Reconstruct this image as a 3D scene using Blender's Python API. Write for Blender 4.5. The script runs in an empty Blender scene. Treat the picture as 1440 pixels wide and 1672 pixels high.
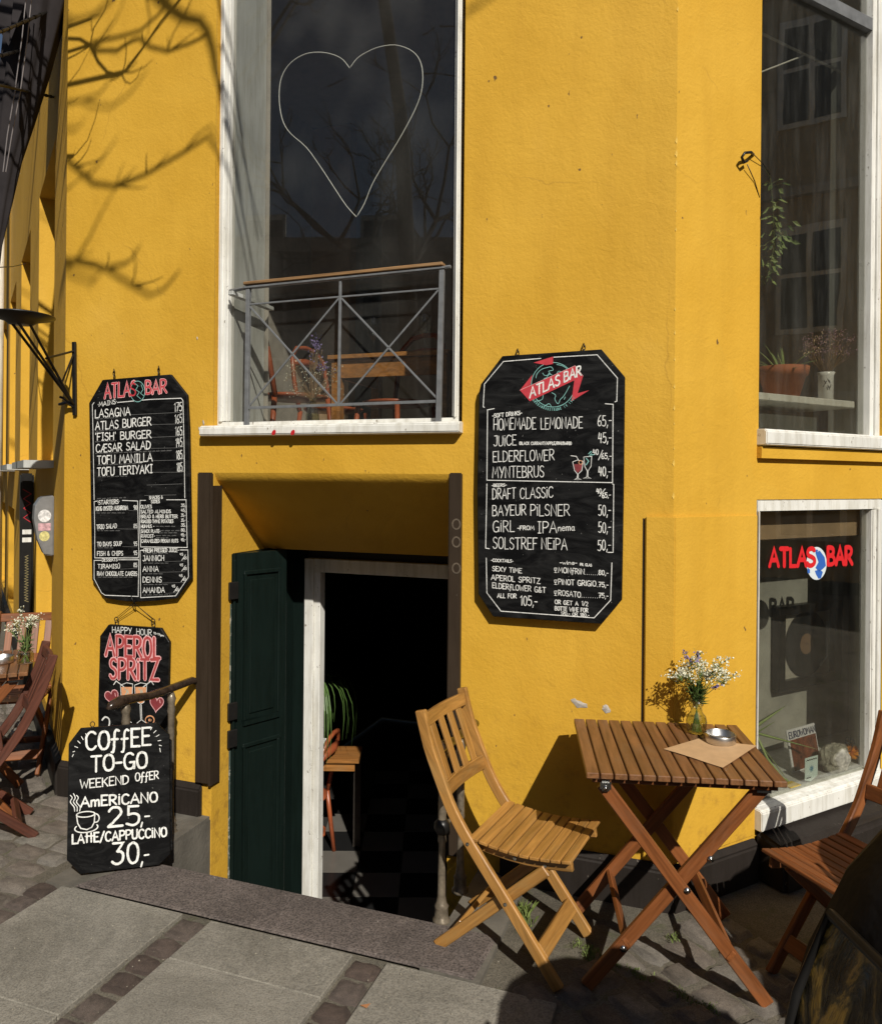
import bpy, bmesh, math, random
from mathutils import Vector as V, Matrix
R = math.radians
random.seed(7)
sc = bpy.context.scene
COL = sc.collection

# ------------------------------------------------------------------ camera
HC = 1.70; FPX = 1250.0; CX = 720.0; CY = 783.0; ROLL = R(0.5)
cam_data = bpy.data.cameras.new('camera')
cam_data.sensor_fit = 'HORIZONTAL'; cam_data.sensor_width = 36.0
cam_data.lens = 36.0 * FPX / 1440.0
cam_data.shift_y = -(836.0 - CY) / 1440.0
cam_data.clip_start = 0.05; cam_data.clip_end = 500
cam = bpy.data.objects.new('camera', cam_data); COL.objects.link(cam)
cam.matrix_world = Matrix.Translation((0, 0, HC)) @ Matrix.Rotation(R(90), 4, 'X') @ Matrix.Rotation(ROLL, 4, 'Z')
sc.camera = cam
# ------------------------------------------------------------------ light
LD = V((-0.30, 1.0, -0.83)).normalized()
world = bpy.data.worlds.new('World'); sc.world = world; world.use_nodes = True
wn = world.node_tree.nodes; bg = wn['Background']
sky = wn.new('ShaderNodeTexSky'); sky.sky_type = 'NISHITA'; sky.sun_disc = False
sky.sun_elevation = math.asin(-LD.z); sky.sun_rotation = math.atan2(-LD.x, -LD.y)
world.node_tree.links.new(sky.outputs[0], bg.inputs['Color']); bg.inputs['Strength'].default_value = 0.05
sd = bpy.data.lights.new('sun', 'SUN'); sd.energy = 4.9; sd.angle = R(0.5); sd.color = (1.0, 0.95, 0.86)
sun = bpy.data.objects.new('sun', sd); COL.objects.link(sun)
sun.rotation_euler = LD.to_track_quat('-Z', 'Y').to_euler()
sc.view_settings.view_transform = 'Standard'; sc.view_settings.look = 'None'
sc.view_settings.exposure = 0.0; sc.view_settings.gamma = 1.0
sc.cycles.max_bounces = 8; sc.cycles.transparent_max_bounces = 16

# ------------------------------------------------------------------ frames of the place
CM = V((.933, 3.07, 0)); UM = V((.942, -.335, 0)).normalized(); NM = V((-.335, -.942, 0)).normalized()
UR = V((.868, .497, 0)).normalized(); NR = V((.497, -.868, 0)).normalized()
DL = CM - UM * 3.144
US = V((-.53, .848, 0)).normalized(); NS = V((-.848, -.53, 0)).normalized()
Z = V((0, 0, 1))
EYE = V((0, 0, HC))
def mp(u, w, z): return CM + UM * u + NM * w + Z * z      # corner (chamfer) wall
def rp(t, w, z): return CM + UR * t + NR * w + Z * z      # right hand street wall
def sp(s, w, z): return DL + US * s + NS * w + Z * z      # left hand street wall
def ray(px, py):
    dx = (px - CX) / FPX; dy = (CY - py) / FPX
    c, s = math.cos(ROLL), math.sin(ROLL)
    return V((dx * c - dy * s, 1.0, dx * s + dy * c))
def hit(px, py, p0, n):
    d = ray(px, py); return EYE + d * ((p0 - EYE).dot(n) / d.dot(n))
def pm(px, py, w=0.0): return hit(px, py, CM + NM * w, NM)
def pr(px, py, w=0.0): return hit(px, py, CM + NR * w, NR)
def ps(px, py, w=0.0): return hit(px, py, DL + NS * w, NS)
def pg(px, py, z=0.0): return hit(px, py, V((0, 0, z)), Z)
def mu(px, w=0.0, py=783): return (pm(px, py, w) - CM).dot(UM)
def ru(px, w=0.0, py=783): return (pr(px, py, w) - CM).dot(UR)

# ------------------------------------------------------------------ object helpers
WM = {}
def link(o, parent=None, Mx=None):
    COL.objects.link(o)
    if parent is not None: o.parent = parent
    return o
def worldm(o):
    return WM.get(o.name, Matrix.Identity(4))
def thing(name, label, cat, loc=(0, 0, 0), group=None):
    o = bpy.data.objects.new(name, None); COL.objects.link(o)
    o.location = loc; o.empty_display_size = .1
    o['label'] = label; o['category'] = cat
    if group: o['group'] = group
    WM[o.name] = Matrix.Translation(V(loc))
    return o
def tag(o, label, cat, group=None):
    o['label'] = label; o['category'] = cat
    if group: o['group'] = group
    return o
def mesh_obj(name, verts, faces, m, parent=None, smooth=False, frame=None, kind=None, label=None):
    """verts in world space; frame (4x4, world) sets the object's own axes"""
    base = frame if frame is not None else (worldm(parent) if parent is not None else None)
    if base is None:
        c = V((0, 0, 0))
        for v in verts: c += V(v)
        c /= max(1, len(verts)); zmin = min(V(v).z for v in verts); c.z = zmin
        base = Matrix.Translation(c)
    inv = base.inverted()
    me = bpy.data.meshes.new(name)
    me.from_pydata([inv @ V(v) for v in verts], [], faces); me.validate(); me.update()
    if m: me.materials.append(m)
    if smooth:
        for p in me.polygons: p.use_smooth = True
    o = bpy.data.objects.new(name, me); COL.objects.link(o)
    if parent is not None:
        o.parent = parent
        o.matrix_local = worldm(parent).inverted() @ base
    else:
        o.matrix_world = base
    WM[o.name] = base
    if kind: o['kind'] = kind
    if label: o['label'] = label
    return o
class MB:
    def __init__(s): s.v = []; s.f = []
    def add(s, vs, fs):
        n = len(s.v); s.v += [V(v) for v in vs]; s.f += [tuple(i + n for i in f) for f in fs]
    def quad(s, a, b, c, d): s.add([a, b, c, d], [(0, 1, 2, 3)])
    def box8(s, p):  # p: bottom 4 ccw, top 4
        s.add(p, [(3, 2, 1, 0), (4, 5, 6, 7), (0, 1, 5, 4), (1, 2, 6, 5), (2, 3, 7, 6), (3, 0, 4, 7)])
    def box(s, o, ax, ay, az):
        o, ax, ay, az = V(o), V(ax), V(ay), V(az)
        s.box8([o, o + ax, o + ax + ay, o + ay, o + az, o + ax + az, o + ax + ay + az, o + ay + az])
    def prism(s, poly, d):
        n = len(poly); d = V(d); poly = [V(p) for p in poly]
        s.add(poly + [p + d for p in poly], [tuple(range(n))[::-1], tuple(range(n, 2 * n))] + [(i, (i + 1) % n, n + (i + 1) % n, n + i) for i in range(n)])
    def tube(s, pts, r, n=8, closed=False, cap=True):
        pts = [V(p) for p in pts]; k = len(pts)
        rs = r if isinstance(r, (list, tuple)) else [r] * k
        rings = []; prev = None
        for i, p in enumerate(pts):
            if closed: t = pts[(i + 1) % k] - pts[i - 1]
            else: t = pts[min(i + 1, k - 1)] - pts[max(i - 1, 0)]
            if t.length < 1e-9: t = V((0, 0, 1))
            t.normalize()
            if prev is None:
                a = V((0, 0, 1)) if abs(t.z) < .9 else V((1, 0, 0))
                e = t.cross(a).normalized()
            else:
                e = (prev - t * prev.dot(t))
                e = e.normalized() if e.length > 1e-6 else t.orthogonal().normalized()
            prev = e; g = t.cross(e)
            rings.append([p + (e * math.cos(2 * math.pi * j / n) + g * math.sin(2 * math.pi * j / n)) * rs[i] for j in range(n)])
        base = len(s.v)
        for rg in rings: s.v += rg
        m = k if closed else k - 1
        for i in range(m):
            a = base + i * n; b = base + ((i + 1) % k) * n
            for j in range(n): s.f.append((a + j, a + (j + 1) % n, b + (j + 1) % n, b + j))
        if cap and not closed:
            s.f.append(tuple(base + j for j in range(n))[::-1]); s.f.append(tuple(base + (k - 1) * n + j for j in range(n)))
    def lathe(s, c, prof, n=20, cap=False):
        c = V(c); base = len(s.v)
        for r, z in prof:
            for j in range(n):
                a = 2 * math.pi * j / n; s.v.append(c + V((r * math.cos(a), r * math.sin(a), z)))
        for i in range(len(prof) - 1):
            for j in range(n):
                a = base + i * n; b = a + n
                s.f.append((a + j, a + (j + 1) % n, b + (j + 1) % n, b + j))
        if cap:
            s.f.append(tuple(base + j for j in range(n))[::-1]); s.f.append(tuple(base + (len(prof) - 1) * n + j for j in range(n)))
    def build(s, name, m, parent=None, smooth=False, **k):
        return mesh_obj(name, s.v, s.f, m, parent, smooth, **k)
def bevel(o, w=.003, seg=1):
    bm = bmesh.new(); bm.from_mesh(o.data)
    bmesh.ops.remove_doubles(bm, verts=bm.verts, dist=1e-5)
    bmesh.ops.bevel(bm, geom=[e for e in bm.edges if e.is_manifold and e.calc_face_angle(0) > .5], offset=w, segments=seg, affect='EDGES', clamp_overlap=True)
    bm.to_mesh(o.data); bm.free(); return o
def recalc(o):
    bm = bmesh.new(); bm.from_mesh(o.data); bmesh.ops.recalc_face_normals(bm, faces=bm.faces); bm.to_mesh(o.data); bm.free(); return o
def frame(o, ex, ey):
    ex = V(ex).normalized(); ey = V(ey); ey = (ey - ex * ey.dot(ex)).normalized(); ez = ex.cross(ey)
    m = Matrix.Identity(4)
    for i, e in enumerate((ex, ey, ez)): m.col[i] = (e.x, e.y, e.z, 0)
    m.col[3] = (o[0], o[1], o[2], 1); return m
def plank(name, p0, p1, w, th, side, m, parent=None, bev=.002, ends=None):
    """a board from p0 to p1 (centre line); w measured along side, th across"""
    p0, p1 = V(p0), V(p1); fr = frame(p0, p1 - p0, side); L = (p1 - p0).length
    b = MB(); b.box((0, -w / 2, -th / 2), (L, 0, 0), (0, w, 0), (0, 0, th))
    o = mesh_obj(name, [fr @ v for v in b.v], b.f, m, parent, frame=fr)
    if bev: bevel(o, bev)
    return o
def ribbon(name, pts, w, th, ydir, m, parent=None, bev=.003):
    """curved board: pts centre line (3d), w in plane, th along ydir"""
    pts = [V(p) for p in pts]; ydir = V(ydir).normalized()
    n = len(pts); ws = w if isinstance(w, (list, tuple)) else [w] * n
    l, r = [], []
    for i, p in enumerate(pts):
        t = (pts[min(i + 1, n - 1)] - pts[max(i - 1, 0)]).normalized(); e = t.cross(ydir).normalized()
        l.append(p + e * ws[i] / 2); r.append(p - e * ws[i] / 2)
    vs = []; fs = []
    for i in range(n): vs += [l[i] - ydir * th / 2, r[i] - ydir * th / 2, r[i] + ydir * th / 2, l[i] + ydir * th / 2]
    for i in range(n - 1):
        a = i * 4; b = a + 4
        for j in range(4): fs.append((a + j, a + (j + 1) % 4, b + (j + 1) % 4, b + j))
    fs.append((3, 2, 1, 0)); fs.append(tuple(4 * (n - 1) + j for j in range(4)))
    o = mesh_obj(name, vs, fs, m, parent, frame=frame(pts[0], pts[-1] - pts[0], ydir))
    recalc(o)
    if bev: bevel(o, bev)
    return o
def copy_tree(o, parent=None):
    c = o.copy(); COL.objects.link(c)
    if parent is not None: c.parent = parent
    for ch in list(o.children): copy_tree(ch, c)
    return c

# ------------------------------------------------------------------ materials
def newmat(name):
    m = bpy.data.materials.new(name); m.use_nodes = True
    return m, m.node_tree.nodes, m.node_tree.links, m.node_tree.nodes['Principled BSDF']
def coord(n, l, scale=(1, 1, 1), kind='Object', rnd=False):
    tc = n.new('ShaderNodeTexCoord'); mp_ = n.new('ShaderNodeMapping'); mp_.inputs['Scale'].default_value = scale
    l.new(tc.outputs[kind], mp_.inputs['Vector'])
    if rnd:
        oi = n.new('ShaderNodeObjectInfo'); mu_ = n.new('ShaderNodeMath'); mu_.operation = 'MULTIPLY'; mu_.inputs[1].default_value = 37
        l.new(oi.outputs['Random'], mu_.inputs[0]); l.new(mu_.outputs[0], mp_.inputs['Location'])
    return mp_.outputs[0]
def noise(n, l, vec, scale, detail=5, rough=.55, dist=0):
    t = n.new('ShaderNodeTexNoise'); t.inputs['Scale'].default_value = scale; t.inputs['Detail'].default_value = detail
    t.inputs['Roughness'].default_value = rough; t.inputs['Distortion'].default_value = dist
    l.new(vec, t.inputs['Vector']); return t.outputs['Fac']
def ramp(n, l, fac, stops):
    r = n.new('ShaderNodeValToRGB'); e = r.color_ramp.elements
    while len(e) < len(stops): e.new(.5)
    for i, (p, c) in enumerate(stops):
        e[i].position = p; e[i].color = tuple(c) + (1,) if len(c) == 3 else c
    l.new(fac, r.inputs['Fac']); return r.outputs['Color']
def mix(n, l, fac, a, b, mode='MIX'):
    x = n.new('ShaderNodeMix'); x.data_type = 'RGBA'; x.blend_type = mode
    if isinstance(fac, (int, float)): x.inputs[0].default_value = fac
    else: l.new(fac, x.inputs[0])
    for i, c in ((6, a), (7, b)):
        if isinstance(c, (tuple, list)): x.inputs[i].default_value = tuple(c)[:3] + (1,)
        else: l.new(c, x.inputs[i])
    return x.outputs[2]
def bump(n, l, b, h, strength, dist=.01, prev=None):
    x = n.new('ShaderNodeBump'); x.inputs['Strength'].default_value = strength; x.inputs['Distance'].default_value = dist
    l.new(h, x.inputs['Height'])
    if prev is not None: l.new(prev, x.inputs['Normal'])
    if b is not None: l.new(x.outputs[0], b.inputs['Normal'])
    return x.outputs[0]
def sc3(c, k): return tuple(min(1, x * k) for x in c)
def simple(name, c, rough=.6, metal=0, var=.18, scale=12, bmp=.15, bs=60, bd=.002, spec=.5, rnd=False, world=False):
    m, n, l, b = newmat(name)
    vec = coord(n, l, rnd=rnd)
    f = noise(n, l, vec, scale)
    l.new(ramp(n, l, f, [(.25, sc3(c, 1 - var)), (.75, sc3(c, 1 + var))]), b.inputs['Base Color'])
    b.inputs['Roughness'].default_value = rough; b.inputs['Metallic'].default_value = metal
    b.inputs['Specular IOR Level'].default_value = spec
    if bmp: bump(n, l, b, noise(n, l, vec, bs, 4), bmp, bd)
    return m
def wood(name, c, dark=.45, rough=.45, spec=.4, wear=0):
    m, n, l, b = newmat(name)
    vec = coord(n, l, (1.2, 14, 14), rnd=True); fine = coord(n, l, (4, 90, 90), rnd=True)
    f = noise(n, l, vec, 2.2, 6, .6, .8); g = noise(n, l, fine, 1.5, 4, .6)
    base = ramp(n, l, f, [(.3, sc3(c, dark)), (.5, c), (.72, sc3(c, 1.35))])
    base = mix(n, l, .5, base, ramp(n, l, g, [(.35, (.55, .5, .45)), (.6, (1, 1, 1))]), 'MULTIPLY')
    oi = n.new('ShaderNodeObjectInfo')
    base = mix(n, l, .55, base, ramp(n, l, oi.outputs['Random'], [(0, (.68, .66, .64)), (1, (1.0, 1.0, 1.0))]), 'MULTIPLY')
    ov = coord(n, l, (1, 3, 3), rnd=True); age = noise(n, l, ov, 6, 6, .7)
    base = mix(n, l, ramp(n, l, age, [(.50, (0, 0, 0)), (.75, (.45, .45, .45))]), base, (c[0] * .55 + .05, c[1] * .75 + .04, c[2] * .9 + .035))
    ge = n.new('ShaderNodeNewGeometry')
    if wear:
        wv = coord(n, l, (1, 1, 1)); wf = noise(n, l, wv, 30, 6, .7)
        wf2 = ramp(n, l, wf, [(.62, (0, 0, 0)), (.68, (1, 1, 1))])
        base = mix(n, l, wf2, base, sc3(c, .3) if wear < 0 else (c[0] * 1.8, c[1] * 2.2, c[2] * 3.0))
    l.new(base, b.inputs['Base Color'])
    b.inputs['Roughness'].default_value = rough; b.inputs['Specular IOR Level'].default_value = spec
    bump(n, l, b, g, .25, .001)
    return m
def plaster(name, c, grazing=False):
    m, n, l, b = newmat(name)
    vec = coord(n, l)
    big = noise(n, l, vec, 1.6, 5, .6); mid = noise(n, l, vec, 9, 6, .6, .6); fine = noise(n, l, vec, 75, 5, .6)
    strk = noise(n, l, coord(n, l, (5, 5, .5)), 2.0, 5, .6)
    col = ramp(n, l, big, [(.3, (c[0] * .9, c[1] * .87, c[2] * .7)), (.6, c), (.8, (c[0] * 1.04, c[1] * 1.07, c[2] * 1.4))])
    col = mix(n, l, .28, col, ramp(n, l, strk, [(.3, (.8, .76, .7)), (.55, (1, 1, 1))]), 'MULTIPLY')
    # small dark scuffs and chips that stay on the wall
    sp_ = noise(n, l, coord(n, l, (1, 1, .7)), 26, 2, .5)
    col = mix(n, l, ramp(n, l, sp_, [(.745, (0, 0, 0)), (.775, (1, 1, 1))]), col, (.16, .09, .03))
    # hand repainted patches with soft edges, hairline cracks, rain streaks
    pv = n.new('ShaderNodeTexVoronoi'); pv.feature = 'F1'; pv.inputs['Scale'].default_value = 1.1; pv.inputs['Randomness'].default_value = 1
    wob = n.new('ShaderNodeTexNoise'); wob.inputs['Scale'].default_value = 2.2; wob.inputs['Detail'].default_value = 5; l.new(vec, wob.inputs['Vector'])
    l.new(mix(n, l, .22, vec, wob.outputs['Color'], 'ADD'), pv.inputs['Vector'])
    sx0 = n.new('ShaderNodeSeparateColor'); l.new(pv.outputs['Color'], sx0.inputs[0])
    col = mix(n, l, .5, col, ramp(n, l, sx0.outputs[0], [(.0, (.88, .86, .78)), (.5, (1, 1, 1)), (1, (1.0, .97, .86))]), 'MULTIPLY')
    ce = n.new('ShaderNodeTexVoronoi'); ce.feature = 'DISTANCE_TO_EDGE'; ce.inputs['Scale'].default_value = .9
    w2 = n.new('ShaderNodeTexNoise'); w2.inputs['Scale'].default_value = 5; w2.inputs['Detail'].default_value = 8; l.new(vec, w2.inputs['Vector'])
    l.new(mix(n, l, .14, vec, w2.outputs['Color'], 'ADD'), ce.inputs['Vector'])
    cm = n.new('ShaderNodeMath'); cm.operation = 'MULTIPLY'
    l.new(ramp(n, l, ce.outputs['Distance'], [(.0, (.3, .3, .3)), (.004, (0, 0, 0))]), cm.inputs[0]); l.new(ramp(n, l, big, [(.48, (0, 0, 0)), (.56, (1, 1, 1))]), cm.inputs[1])
    col = mix(n, l, cm.outputs[0], col, (c[0] * .35, c[1] * .3, c[2] * .5))
    # dirt low on the wall
    tc = n.new('ShaderNodeNewGeometry'); sx = n.new('ShaderNodeSeparateXYZ'); l.new(tc.outputs['Position'], sx.inputs[0])
    mr = n.new('ShaderNodeMapRange'); mr.inputs[1].default_value = .15; mr.inputs[2].default_value = 1.0; mr.inputs[3].default_value = 1; mr.inputs[4].default_value = 0
    l.new(sx.outputs[2], mr.inputs[0])
    dm = n.new('ShaderNodeMath'); dm.operation = 'MULTIPLY'; l.new(mr.outputs[0], dm.inputs[0])
    dn = noise(n, l, vec, 14, 6, .7); dr = ramp(n, l, dn, [(.52, (0, 0, 0)), (.7, (.75, .75, .75))])
    l.new(dr, dm.inputs[1])
    col = mix(n, l, dm.outputs[0], col, (c[0] * .55, c[1] * .5, c[2] * .7))
    l.new(col, b.inputs['Base Color']); b.inputs['Roughness'].default_value = .75; b.inputs['Specular IOR Level'].default_value = .25
    n1 = bump(n, l, None, mid, .30, .012)
    n2 = bump(n, l, None, fine, .6, .003, n1)
    l.new(n2, b.inputs['Normal'])
    return m
def glassmat(name, tint=(1, 1, 1), refl=1.5, rough=.0, boost=1.0, dirt_veil=0):
    m, n, l, b = newmat(name)
    out = n['Material Output']; n.remove(b)
    tr = n.new('ShaderNodeBsdfTransparent'); tr.inputs[0].default_value = tuple(tint) + (1,)
    gl = n.new('ShaderNodeBsdfGlossy'); gl.inputs['Roughness'].default_value = rough
    ge = n.new('ShaderNodeNewGeometry'); dt = n.new('ShaderNodeVectorMath'); dt.operation = 'DOT_PRODUCT'
    l.new(ge.outputs['Normal'], dt.inputs[0]); l.new(ge.outputs['Incoming'], dt.inputs[1])
    def mth(op, a, b_=None):
        x = n.new('ShaderNodeMath'); x.operation = op
        for i_, q in enumerate((a, b_)):
            if q is None: continue
            if isinstance(q, (int, float)): x.inputs[i_].default_value = q
            else: l.new(q, x.inputs[i_])
        return x.outputs[0]
    f0 = ((refl - 1) / (refl + 1)) ** 2
    sch = mth('POWER', mth('SUBTRACT', 1.0, mth('ABSOLUTE', dt.outputs['Value'])), 5.0)
    mm = n.new('ShaderNodeMath'); mm.operation = 'MULTIPLY'; mm.inputs[1].default_value = boost; mm.use_clamp = True
    l.new(mth('ADD', mth('MULTIPLY', sch, 1 - f0), f0), mm.inputs[0])
    ms = n.new('ShaderNodeMixShader'); l.new(mm.outputs[0], ms.inputs[0]); l.new(tr.outputs[0], ms.inputs[1]); l.new(gl.outputs[0], ms.inputs[2])
    o = ms.outputs[0]
    vec = coord(n, l, (1, 1, 1)); bb = bump(n, l, None, noise(n, l, vec, 1.3, 2), .04, .03); l.new(bb, gl.inputs['Normal'])
    if dirt_veil:  # pale diffuse film stands in for milky reflected sky, with dust streaks
        df = n.new('ShaderNodeBsdfDiffuse'); df.inputs[0].default_value = (.55, .55, .52, 1)
        dn = noise(n, l, coord(n, l, (6, 6, .8) if boost > 2 else (.7, .7, .5)), 3, 6 if boost > 2 else 2, .7)
        dr = ramp(n, l, dn, [(.45, (dirt_veil * .3,) * 3), (.8, (dirt_veil * 1.6,) * 3)])
        m2 = n.new('ShaderNodeMixShader'); l.new(dr, m2.inputs[0]); l.new(o, m2.inputs[1]); l.new(df.outputs[0], m2.inputs[2]); o = m2.outputs[0]
    l.new(o, out.inputs['Surface'])
    return m
def painted(name, c, chip=(.25, .2, .15), rough=.45, amt=.66, bmp=.3):
    m, n, l, b = newmat(name)
    b.inputs['Specular IOR Level'].default_value = .2 if max(c) < .1 else .5
    vec = coord(n, l); f = noise(n, l, vec, 5, 5)
    f2 = noise(n, l, coord(n, l, (1, 1, .6)), 40, 6, .7)
    col = ramp(n, l, f, [(.3, sc3(c, .85)), (.7, c)])
    gr_ = noise(n, l, coord(n, l, (14, 14, 1.5)), 2, 6, .7); col = mix(n, l, .55, col, ramp(n, l, gr_, [(.36, (.62, .59, .52)), (.55, (1, 1, 1))]), 'MULTIPLY')
    col = mix(n, l, ramp(n, l, f2, [(amt, (0, 0, 0)), (amt + .03, (1, 1, 1))]), col, chip)
    l.new(col, b.inputs['Base Color']); b.inputs['Roughness'].default_value = rough
    bump(n, l, b, f2, bmp, .002)
    return m

YEL = (.635, .366, .040)
M = {}
M['plaster'] = plaster('yellow_plaster', YEL)
M['plinth'] = painted('black_tar_plinth', (.024, .019, .016), (.14, .12, .10), .6, .66, .8)
M['white'] = painted('white_window_paint', (.78, .77, .72), (.25, .22, .18), .5, .635)
M['greyw'] = painted('grey_white_paint', (.5, .51, .49), (.3, .29, .27), .5, .74)
M['inner'] = simple('room_paint', (.30, .275, .235), .8)
M['innerb'] = simple('room_paint_blue_grey', (.45, .47, .50), .8)
M['innerbrown'] = simple('brown_partition', (.32, .22, .13), .7)
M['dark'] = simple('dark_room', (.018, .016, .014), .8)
M['green'] = painted('dark_green_paint', (.007, .013, .011), (.09, .09, .075), .32, .72, .12)
M['brown'] = painted('brown_board_paint', (.042, .029, .019), (.14, .12, .10), .5, .70, .2)
M['iron'] = simple('grey_iron', (.16, .165, .17), .45, .1, .25, 25)
M['oldiron'] = simple('worn_brass_iron', (.20, .165, .12), .35, .4, .5, 40, .4, 80)
M['blackiron'] = simple('black_iron', (.015, .014, .013), .4, .3, .3, 20)
M['handrail'] = simple('dark_varnished_rail', (.04, .026, .018), .22, 0, .6, 40, .2, 50)
def boardmat():
    m, n, l, b = newmat('chalkboard_black'); vec = coord(n, l, (1, 1, 3)); f = noise(n, l, vec, 5, 6, .65, 1.5); g = noise(n, l, coord(n, l, (30, 30, 2)), 2, 4)
    col = ramp(n, l, f, [(.42, (.0045, .0045, .0048)), (.62, (.013, .013, .013)), (.75, (.028, .028, .028))])
    d = noise(n, l, coord(n, l), 120, 1, .3); col = mix(n, l, ramp(n, l, d, [(.79, (0, 0, 0)), (.82, (.5, .5, .5))]), col, (.3, .3, .28))
    l.new(col, b.inputs['Base Color']); l.new(ramp(n, l, f, [(.4, (.42,) * 3), (.7, (.7,) * 3)]), b.inputs['Roughness']); b.inputs['Specular IOR Level'].default_value = .15
    bump(n, l, b, f, .15, .004); return m
M['board'] = boardmat()
def chalkmat(name, c):
    m, n, l, b = newmat(name); vec = coord(n, l); f = noise(n, l, vec, 150, 4, .7); g = noise(n, l, vec, 22, 3, .6)
    col = ramp(n, l, f, [(.30, sc3(c, .45)), (.50, c)]); col = mix(n, l, .6, col, ramp(n, l, g, [(.3, (.62,) * 3), (.6, (1, 1, 1))]), 'MULTIPLY')
    l.new(col, b.inputs['Base Color']); b.inputs['Roughness'].default_value = .9; b.inputs['Specular IOR Level'].default_value = .1; return m
M['chalk'] = chalkmat('white_chalk', (.84, .84, .80))
M['chalkdim'] = simple('grey_chalk', (.16, .16, .155), .8, 0, .2, 60, 0)
M['chalkteal'] = simple('teal_chalk', (.22, .48, .44), .8, 0, .2, 60, 0)
M['chalkred'] = simple('red_chalk', (.50, .035, .05), .8, 0, .18, 40, 0)
M['chalkpink'] = simple('pink_chalk', (.80, .42, .42), .8, 0, .15, 40, 0)
M['chalkrose'] = simple('rose_chalk', (.42, .06, .06), .8, 0, .2, 40, 0)
M['chalkwine'] = simple('wine_chalk', (.22, .03, .035), .8, 0, .3, 30, 0)
M['chalkorange'] = simple('orange_chalk', (.70, .33, .16), .8, 0, .2, 40, 0)
M['oak'] = wood('honey_oak', (.40, .20, .052), .6, .34, .4)
M['redwood'] = wood('red_brown_hardwood', (.235, .080, .025), .55, .38, .4, 0)
M['tablewood'] = wood('brown_table_wood', (.215, .098, .040), .6, .42, .4)
M['oldred'] = wood('worn_dark_red_wood', (.115, .038, .022), .55, .55, .35)
M['railwood'] = wood('pale_rail_wood', (.35, .2, .09), .5, .5, .3)
M['screw'] = simple('zinc_screw', (.5, .5, .48), .25, 1, .1, 30, 0)
M['steel'] = simple('brushed_steel', (.62, .6, .57), .34, 1, .12, 30, .05, 200)
M['glass'] = glassmat('window_glass', (.90, .90, .88), 1.5, 0, 1.15, .026)
M['glasslow'] = glassmat('low_window_glass', (.84, .84, .80), 1.5, .01, 2.2, .010)
M['glassdustveil'] = glassmat('dusty_veiled_glass', (.86, .86, .82), 1.5, .01, 3.3, .026)
M['vglass'] = glassmat('thin_glass', (.93, .95, .92), 1.5, .02, 1.6)
M['water'] = glassmat('water_in_glass', (.88, .88, .74), 1.33, 0, 1.5)
M['paper'] = simple('brown_paper', (.50, .32, .165), .8, 0, .12, 20, .1, 90)
M['terracotta'] = simple('terracotta', (.42, .13, .05), .75, 0, .2, 14, .2)
M['ceramic'] = simple('white_ceramic', (.78, .78, .76), .2, 0, .04, 10, 0)
M['leaf'] = simple('leaf_green', (.07, .13, .03), .5, 0, .4, 20, .1)
M['aloe'] = simple('aloe_green', (.28, .37, .13), .5, 0, .3, 12, .1)
M['leafdull'] = simple('dull_leaf', (.05, .085, .03), .5, 0, .4, 20, .1)
M['stem'] = simple('stem_green', (.14, .19, .05), .6, 0, .3, 20, 0)
M['petalw'] = simple('white_petal', (.74, .73, .58), .7, 0, .1, 50, 0)
M['petalp'] = simple('lilac_petal', (.26, .20, .42), .7, 0, .3, 50, 0)
M['petald'] = simple('dried_mauve_petal', (.40, .24, .30), .8, 0, .4, 50, 0)
M['petalc'] = simple('dried_cream_petal', (.8, .6, .4), .8, 0, .3, 50, 0)
M['drystem'] = simple('dry_stem', (.22, .14, .07), .8, 0, .3, 30, 0)
M['stone'] = simple('granite_lump', (.22, .21, .17), .8, 0, .6, 28, 1.0, 22, .012)
M['concrete'] = simple('concrete_kerb', (.12, .108, .088), .85, 0, .35, 8, .7, 60, .004)
M['bark'] = simple('bark', (.06, .05, .04), .9, 0, .3, 10, .5, 30)
M['fabricblack'] = simple('black_canvas', (.012, .012, .013), .7, 0, .3, 12, .4, 30, .01)
M['parasol'] = simple('charcoal_canvas', (.032, .028, .029), .9, 0, .25, 9, .3, 200, spec=.1)
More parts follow.
